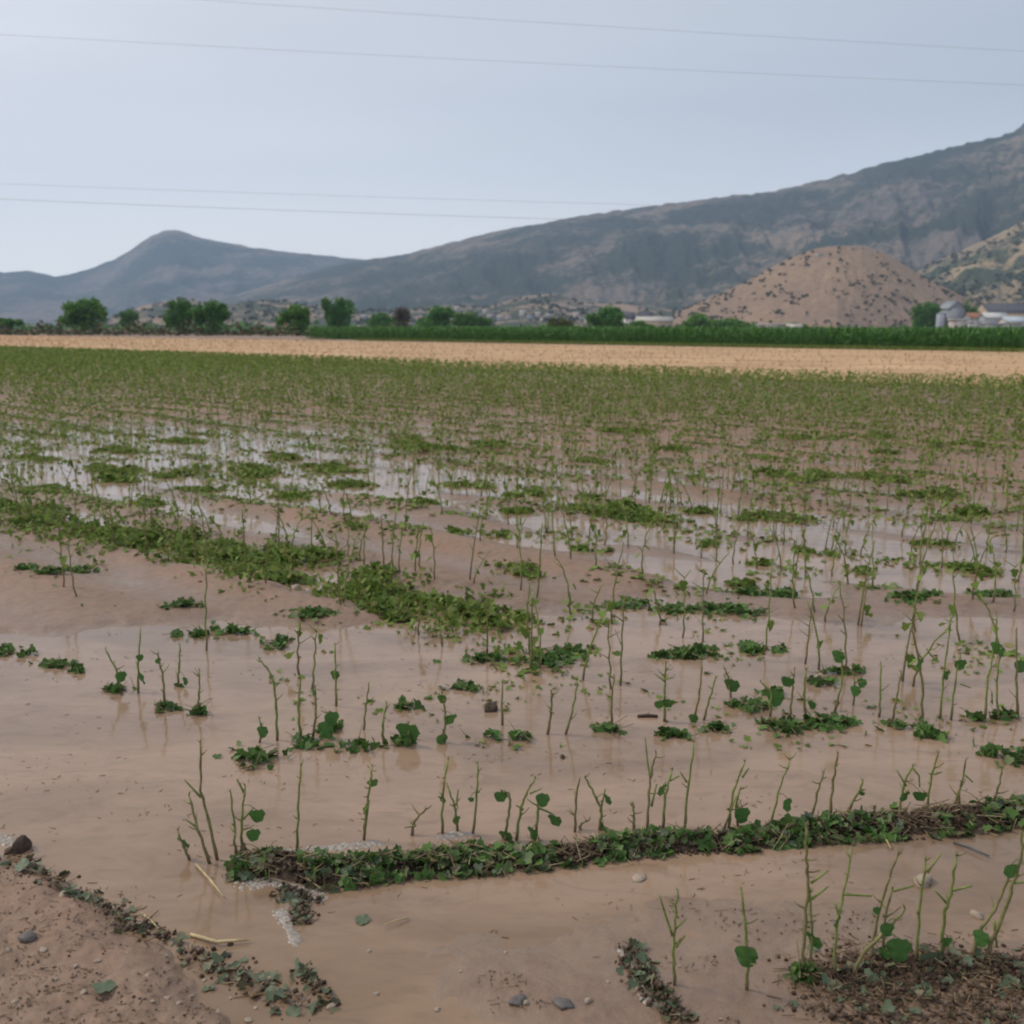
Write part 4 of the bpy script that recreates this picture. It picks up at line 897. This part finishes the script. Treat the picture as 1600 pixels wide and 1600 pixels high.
# ------------------------------------------------------------------ trees
M_BARK = plain('tree_bark', (.10, .075, .055), .85, .3, 3)
def foliage(name, lo, mid, hi): return islandmat(name, [(0, lo), (.5, mid), (1, hi)], .65, .15, .25)
FOL = dict(dark=foliage('dark_foliage', (.045, .115, .024), (.085, .215, .042), (.14, .30, .06)), mid=foliage('green_foliage', (.06, .14, .025), (.115, .25, .042), (.18, .34, .06)),
           olive=foliage('olive_foliage', (.08, .09, .03), (.13, .15, .045), (.19, .20, .07)), brown=foliage('brown_foliage', (.07, .05, .035), (.12, .09, .065), (.17, .13, .095)))
def tree(px, ytop, wpx, D, kind, label, lean=0.0, seed=0, name='tree', low=.0):
    q = np.random.default_rng(300+seed); c = AT(px, 515, D); top = AT(px, ytop, D)[2]; wid = wpx*D/F; hgt = top
    t = thing(name, (c[0], D, 0), label, 'tree', 'trees along the far field edge')
    tr = MB(); th = hgt*.5
    tr.tube([(0, 0, -.2), (lean*.1*hgt, 0, th*.4), (lean*.25*hgt, .1, th), (lean*.42*hgt, .0, hgt*.82)], [hgt*.030, hgt*.024, hgt*.016, hgt*.004], 8)
    lobes = []; nl = 13
    for k in range(nl):
        z = hgt*q.uniform(.30, .80); wz = math.sin(math.pi*min(1, max(.12, (z/hgt-low)/(1.05-low))))**.6
        x = q.uniform(-1, 1)*wid*.40*wz+lean*z*.5; y = q.uniform(-1, 1)*wid*.36*wz
        rx = wid*q.uniform(.11, .22); lobes.append((x, y, z, rx, rx, min(hgt*q.uniform(.13, .22), hgt-z)))
        a = np.array([lean*.2*hgt, 0, th*q.uniform(.5, 1)]); e = np.array([x, y, z]); tr.tube([a, (a+e)/2+np.array([0, 0, -.04*hgt]), e], [hgt*.010, hgt*.007, hgt*.003], 5)
    lobes.append((lean*hgt*.42, 0, hgt*.80, wid*.22, wid*.22, hgt*.2)); lobes.append((lean*hgt*.2, 0, hgt*.42, wid*.34, wid*.32, hgt*.24)); lobes.append((0, 0, hgt*.2, wid*.36, wid*.32, hgt*.2)); lobes.append((lean*hgt*.3, 0, hgt*.62, wid*.26, wid*.26, hgt*.2))
    tr.build('trunk', M_BARK, t, True)
    PP = []
    for (x, y, z, a, b_, c_) in lobes:
        m_ = int(340); d = q.normal(0, 1, (m_, 3)); d /= np.linalg.norm(d, axis=1)[:, None]; rr_ = q.random(m_)**.45*(1+.12*q.normal(0, 1, m_))
        PP.append(np.array([x, y, z])+d*rr_[:, None]*np.array([a, b_, c_]))
    PP = np.concatenate(PP); PP = PP[PP[:, 2] > hgt*low*.6]; k_ = len(PP)
    V, Fq = scatter(QUADV, QUADF, PP, q.uniform(.020, .05, k_)*wid, euler_mats(q.uniform(0, 6.28, k_), q.normal(0, .8, k_), q.normal(0, .8, k_)))
    link('crown', V, Fq, FOL[kind], t)
TREES = [
 (2, 496, 56, 300, 'dark', 'dark bush cut by the left picture edge', 0), (138, 464, 72, 300, 'mid', 'broad round green tree, leftmost full tree of the field edge', 0),
 (203, 482, 34, 420, 'dark', 'small dark tree right of the broad round one', 0), (288, 464, 50, 262, 'dark', 'dark leaning tree, left one of the close pair', -.12),
 (335, 467, 56, 258, 'dark', 'rounded dark tree, right one of the close pair', -.05), (463, 474, 56, 250, 'mid', 'bright green round tree at the left end of the maize', 0),
 (532, 462, 54, 330, 'dark', 'tall dark tree just behind the left end of the maize', -.05), (598, 488, 52, 420, 'dark', 'low dull bush right of the tall dark tree', 0),
 (628, 478, 34, 430, 'brown', 'reddish brown dry tree behind the maize', 0), (683, 478, 62, 360, 'dark', 'wide dark tree right of the reddish one', 0),
 (736, 486, 56, 400, 'dark', 'low spreading dark tree right of the wide dark one', 0), (876, 495, 46, 330, 'olive', 'yellow green bush above the middle of the maize', 0),
 (948, 478, 72, 330, 'dark', 'large dark tree beside the white house', 0), (1092, 489, 62, 420, 'mid', 'round green tree at the left foot of the bare hill', 0),
 (1140, 497, 62, 440, 'mid', 'low green bush right of the round tree at the hill foot', 0), (1447, 470, 46, 470, 'dark', 'dark tree beside the grey silo', 0),
 (1508, 468, 34, 620, 'dark', 'dark tree behind the grey gabled barn', 0), (1000, 500, 40, 345, 'mid', 'small green bush in front of the white house', 0), (1240, 504, 40, 420, 'mid', 'tiny green bush by the white low sheds', 0),
]
for k, (a, yt, wp, D, kd, lb, ln) in enumerate(TREES): tree(a, yt, wp, D, kd, lb, ln, k)
# low scrub of the far field edge and far wooded plain
n_ = 8000; t = nrg.uniform(-400, 640, n_); D = nrg.uniform(232, 330, n_); cl_ = vn(t/22, D/30, 66)
q = np.stack([(t-800)/F*D/math.cos(P), D, nrg.random(n_)*(.5+3.6*cl_**2)], -1)
V1 = scatter(QUADV, QUADF, q, nrg.uniform(.3, .8, n_), euler_mats(nrg.uniform(0, 6.28, n_), nrg.normal(0, .8, n_), nrg.normal(0, .8, n_)))
tag(link('undergrowth', *V1, islandmat('scrub_mix', [(0, (.03, .045, .015)), (.5, (.065, .075, .03)), (.8, (.13, .10, .05)), (1, (.20, .14, .08))], .8, .2)), 'low brown and green scrub along the far edge of the stubble', 'undergrowth', kind='stuff')
n_ = 9000; t = nrg.uniform(-500, 1500, n_); D = nrg.uniform(600, 1050, n_); cl_ = vn(t/14, D/60, 67)
keep = (cl_ > .45); t, D, cl_ = t[keep], D[keep], cl_[keep]; n_ = len(t)
q = np.stack([(t-800)/F*D/math.cos(P), D, nrg.random(n_)*(2+9*(cl_-.4))], -1)
V1 = scatter(QUADV, QUADF, q, nrg.uniform(1.2, 2.6, n_), euler_mats(nrg.uniform(0, 6.28, n_), nrg.normal(0, .8, n_), nrg.normal(0, .8, n_)))
tag(link('treeline', *V1, FOL['dark']), 'far line of hazy trees on the plain under the mountains', 'trees', kind='stuff')

# ------------------------------------------------------------------ buildings
MW = {k_: plain('wall_'+k_, c_, .8, .12, .4) for k_, c_ in dict(white=(.50, .49, .48), grey=(.27, .285, .31), tan=(.45, .36, .26), pale=(.46, .42, .38), dark=(.08, .08, .10), orange=(.26, .12, .07), blue=(.40, .46, .50), brown=(.20, .14, .11), steel=(.33, .35, .39)).items()}
M_GLASS = plain('dark_opening', (.05, .06, .07), .2, .1)
def house(px, wpx, ytop, D, depth, wall, roof, label, style='gable', rise=.28, z0=None, nwin=3, ang=0.0, name='house', cat_='building', group=None, door=True):
    w_ = wpx*D/F; c = AT(px, 515, D); zb = 0.0 if z0 is None else z0; top = AT(px, ytop, D)[2]-zb; rh = top*rise; hw = top-rh
    t = thing(name, (c[0], D, zb), label, cat_, group); t.rotation_euler.z = ang
    k = MB(); k.box((0, depth/2, hw/2-.5), (w_, depth, hw+1)); 
    if style == 'gable_end':
        k.add([(-w_/2, 0.001, hw), (w_/2, 0.001, hw), (0, 0.001, top), (-w_/2, depth-.001, hw), (w_/2, depth-.001, hw), (0, depth-.001, top)], [(0, 1, 2), (3, 5, 4)])
    elif style == 'gable':
        k.add([(-w_/2+.001, 0, hw), (-w_/2+.001, depth, hw), (-w_/2+.001, depth/2, top), (w_/2-.001, 0, hw), (w_/2-.001, depth, hw), (w_/2-.001, depth/2, top)], [(0, 2, 1), (3, 4, 5)])
    k.build('wall', MW[wall], t)
    r_ = MB(); o = .5; th = .25
    if style == 'gable_end': prof = [(-w_/2-o, hw-o*rh/(w_/2)), (0, top), (w_/2+o, hw-o*rh/(w_/2))]; ax = 0
    elif style == 'gable': prof = [(-o, hw-o*rh/(depth/2)), (depth/2, top), (depth+o, hw-o*rh/(depth/2))]; ax = 1
    else: prof = [(-w_/2-o, hw), (w_/2+o, hw+.05)]; ax = 0; th = max(rh, .3)
    for (u1, z1), (u2, z2) in zip(prof[:-1], prof[1:]):
        if ax == 0: ve = [(u1, -o, z1), (u2, -o, z2), (u2, depth+o, z2), (u1, depth+o, z1)]
        else: ve = [(-w_/2-o, u1, z1), (w_/2+o, u1, z1), (w_/2+o, u2, z2), (-w_/2-o, u2, z2)]
        ve = [(a, b_, z+.02) for a, b_, z in ve]; r_.add(ve+[(a, b_, z+th) for a, b_, z in ve], [(0, 3, 2, 1), (4, 5, 6, 7), (0, 1, 5, 4), (1, 2, 6, 5), (2, 3, 7, 6), (3, 0, 4, 7)])
    r_.build('roof', MW[roof], t)
    for q in range(nwin):
        x = -w_/2+w_*(q+.5)/nwin
        if door and q == nwin//2:
            d_ = MB(); d_.box((x, -.03, min(hw*.36, 1.6)), (min(1.6, w_/nwin*.5), .08, min(hw*.72, 3.2))); d_.build('door', MW['brown'], t)
        else:
            d_ = MB(); d_.box((x, -.03, hw*.58), (min(1.6, w_/nwin*.5), .08, min(1.4, hw*.32))); d_.build('window', M_GLASS, t)
    return t
# farmstead on the right
t = thing('silo', (AT(1469, 515, 452)[0], 452, 0), 'grey cylindrical silo right of the dark tree', 'silo'); hs_ = AT(1468, 485, 452)[2]
k = MB(); k.tube([(0, 0, -.3), (0, 0, hs_*.86)], 1.95, 24); k.build('body', MW['steel'], t, False)
k = MB(); k.tube([(0, 0, hs_*.862), (0, 0, hs_*.90), (0, 0, hs_*.93)], [2.05, 1.2, .25], 24); k.build('roof', MW['grey'], t)
k = MB(); k.box((1.2, -1.75, hs_*.43), (.45, .1, hs_*.86)); k.build('ladder', MW['dark'], t)
for zz in (.2, .4, .6, .8):
    k = MB(); k.tube([(0, 0, hs_*.86*zz), (0, 0, hs_*.86*zz+.12)], 2.0, 24); k.build('hoop', MW['grey'], t)
house(1493, 24, 470, 540, 14, 'grey', 'grey', 'grey roofed gabled barn behind the silo', 'gable_end', .22, nwin=3, name='barn')
house(1484, 16, 497, 515, 8, 'brown', 'dark', 'small brown shed between silo and barn', 'flat', .12, nwin=2, name='shed')
house(1501, 22, 498, 480, 6, 'pale', 'white', 'pale low shed in front of the gabled barn', 'flat', .1, nwin=3, name='shed')
house(1529, 26, 489, 525, 10, 'grey', 'orange', 'shed with orange rust roof in the farmyard', 'gable', .22, nwin=4, name='shed')
house(1557, 34, 489, 515, 9, 'grey', 'white', 'long shed with white roof right of the rusty one', 'gable', .2, nwin=5, name='shed')
house(1592, 40, 495, 500, 9, 'pale', 'blue', 'blue roofed shed at the right picture edge', 'gable', .25, nwin=5, name='shed')
house(1590, 92, 474, 640, 22, 'tan', 'dark', 'big hall with a long dark roof above the farmyard', 'gable', .3, nwin=7, name='barn')
house(1524, 16, 502, 470, 3, 'white', 'white', 'white cabin in front of the rusty roofed shed', 'flat', .1, nwin=2, name='cabin')
house(1546, 24, 506, 465, 2.5, 'white', 'grey', 'white trailer parked left in the farmyard', 'flat', .1, nwin=3, name='trailer', door=False)
house(1578, 30, 505, 465, 2.5, 'white', 'grey', 'white trailer parked right in the farmyard', 'flat', .1, nwin=3, name='trailer', door=False)
# farmyard wall
t = thing('farm_wall', (AT(1545, 515, 455)[0], 455, 0), 'low whitish wall along the front of the farmyard', 'wall'); k = MB(); k.box((0, 0, .9), (38, .3, 2.4)); k.build('wall', MW['pale'], t); k = MB(); k.box((0, 0, 2.2), (38.2, .5, .16)); k.build('coping', MW['white'], t)
# low white sheds in front of the cone
house(1208, 34, 506, 400, 8, 'white', 'white', 'long low white shed left in front of bare hill', 'flat', .12, nwin=4, name='shed')
house(1243, 22, 507, 400, 7, 'white', 'pale', 'short low white shed right in front of bare hill', 'gable', .25, nwin=3, name='shed')
# house by the large tree, pale field wall
house(984, 14, 489, 460, 9, 'white', 'dark', 'white house right of the large dark tree', 'gable', .25, nwin=3)
house(1020, 62, 495, 620, 12, 'tan', 'pale', 'long tan hall at the left foot of the bare hill', 'gable', .25, nwin=6, name='hall')
house(1010, 20, 488, 700, 10, 'grey', 'dark', 'dark roofed house above the long tan hall', 'gable', .4, nwin=3)
# hilltop hut
q = cone_h.at(1258, 401); top_y = 396
t = thing('hut', tuple(q), 'tiny white hut on the crest of bare hill', 'building'); k = MB(); k.box((0, 2, 1.4), (7, 4, 3.4)); k.build('wall', MW['white'], t); k = MB(); k.box((0, 2, 3.25), (7.6, 4.6, .28)); k.build('roof', MW['white'], t); k = MB(); k.box((0, -.03, 1.2), (1.1, .06, 2.2)); k.build('door', MW['brown'], t)
# village houses at the mountain foot
VIL = [(690,487,8),(700,490,9),(716,484,8),(745,492,9),(758,488,8),(768,494,10),(780,500,9),(795,496,9),(815,493,10),(826,498,11),(838,495,9),(846,501,11),(856,496,9),(866,500,9),(895,494,9),(905,499,10),(915,503,9),(560,494,8),(575,498,8),(352,500,8),(375,508,9),(170,503,8),(60,505,9),(82,507,8),(486,500,9),(640,495,8),(890,484,8),(932,470,8)]
for k, (a, yv, wv) in enumerate(VIL):
    q = foot_h.at(a, yv+2) if a > 130 else np.array([(a-800)/F*1150/math.cos(P), 1150, 0]); D = q[1]
    ww_ = wv*D/F; hh_ = ww_*rnd.uniform(.5, .75); dp = ww_*.8
    t = thing('house', (q[0], q[1], q[2]), 'tiny hazy village house at the foot of the mountain', 'building', 'village houses at the mountain foot'); t.rotation_euler.z = rnd.uniform(-.5, .5)
    b_ = MB(); b_.box((0, dp/2, hh_/2-1), (ww_, dp, hh_+2)); b_.build('wall', MW['pale' if k % 3 else 'grey'], t)
    b_ = MB(); e_ = .4; b_.add([(-ww_/2-e_, -e_, hh_), (ww_/2+e_, -e_, hh_), (ww_/2+e_, dp+e_, hh_), (-ww_/2-e_, dp+e_, hh_), (-ww_/2-e_, dp/2, hh_*1.4), (ww_/2+e_, dp/2, hh_*1.4)], [(0, 3, 2, 1), (0, 1, 5, 4), (2, 3, 4, 5), (1, 2, 5), (3, 0, 4)]); b_.build('roof', MW['brown' if k % 2 else 'pale'], t)

# ------------------------------------------------------------------ power lines
M_WIRE = plain('wire', (.16, .17, .19), .5, .1)
def wire(a, b_, Da, Db, label, r=.0036, sag=.25):
    p0, p1 = AT(*a, Da), AT(*b_, Db); d = p1-p0; q0, q1 = p0-d*1.6, p1+d*1.6; pts = []
    for t in np.linspace(0, 1, 90):
        q = q0+(q1-q0)*t; u = (t*4.2-1.6); q = q+np.array([0, 0, sag*(4*(u-.5)**2-1)*.25*1.0]); pts.append(q)
    k = MB(); k.tube(pts, r, 6); o = k.build('power_line', M_WIRE, None, True); tag(o, label, 'power line', 'overhead power lines')
wire((0, -22), (1600, 80), 36, 36, 'topmost overhead wire, entering through the top picture edge')
wire((0, 54), (1600, 133), 36, 36, 'second overhead wire from the top, crossing the whole sky')
wire((0, 287), (1080, 322), 62, 62, 'thin upper wire of the low pair, ending at the ridge', .006)
wire((0, 311), (930, 344), 60, 60, 'lowest overhead wire, darker one of the low pair', .0085)

# ------------------------------------------------------------------ haze
m = bpy.data.materials.new('haze_air'); m.use_nodes = True; n, l = m.node_tree.nodes, m.node_tree.links
n.remove(n['Principled BSDF']); pv = n.new('ShaderNodeVolumePrincipled'); pv.inputs['Color'].default_value = (.52, .72, 1.0, 1); pv.inputs['Density'].default_value = 1.05e-4; pv.inputs['Anisotropy'].default_value = .1
l.new(pv.outputs[0], n['Material Output'].inputs['Volume'])
k = MB(); k.box((0, 0, 520), (14000, 14000, 1050)); o = k.build('haze', m); tag(o, 'thin bluish haze over the plain and mountains', 'haze', kind='stuff')
print('objects', len(bpy.data.objects), 'spots', len(spots), 'traced', NTR)
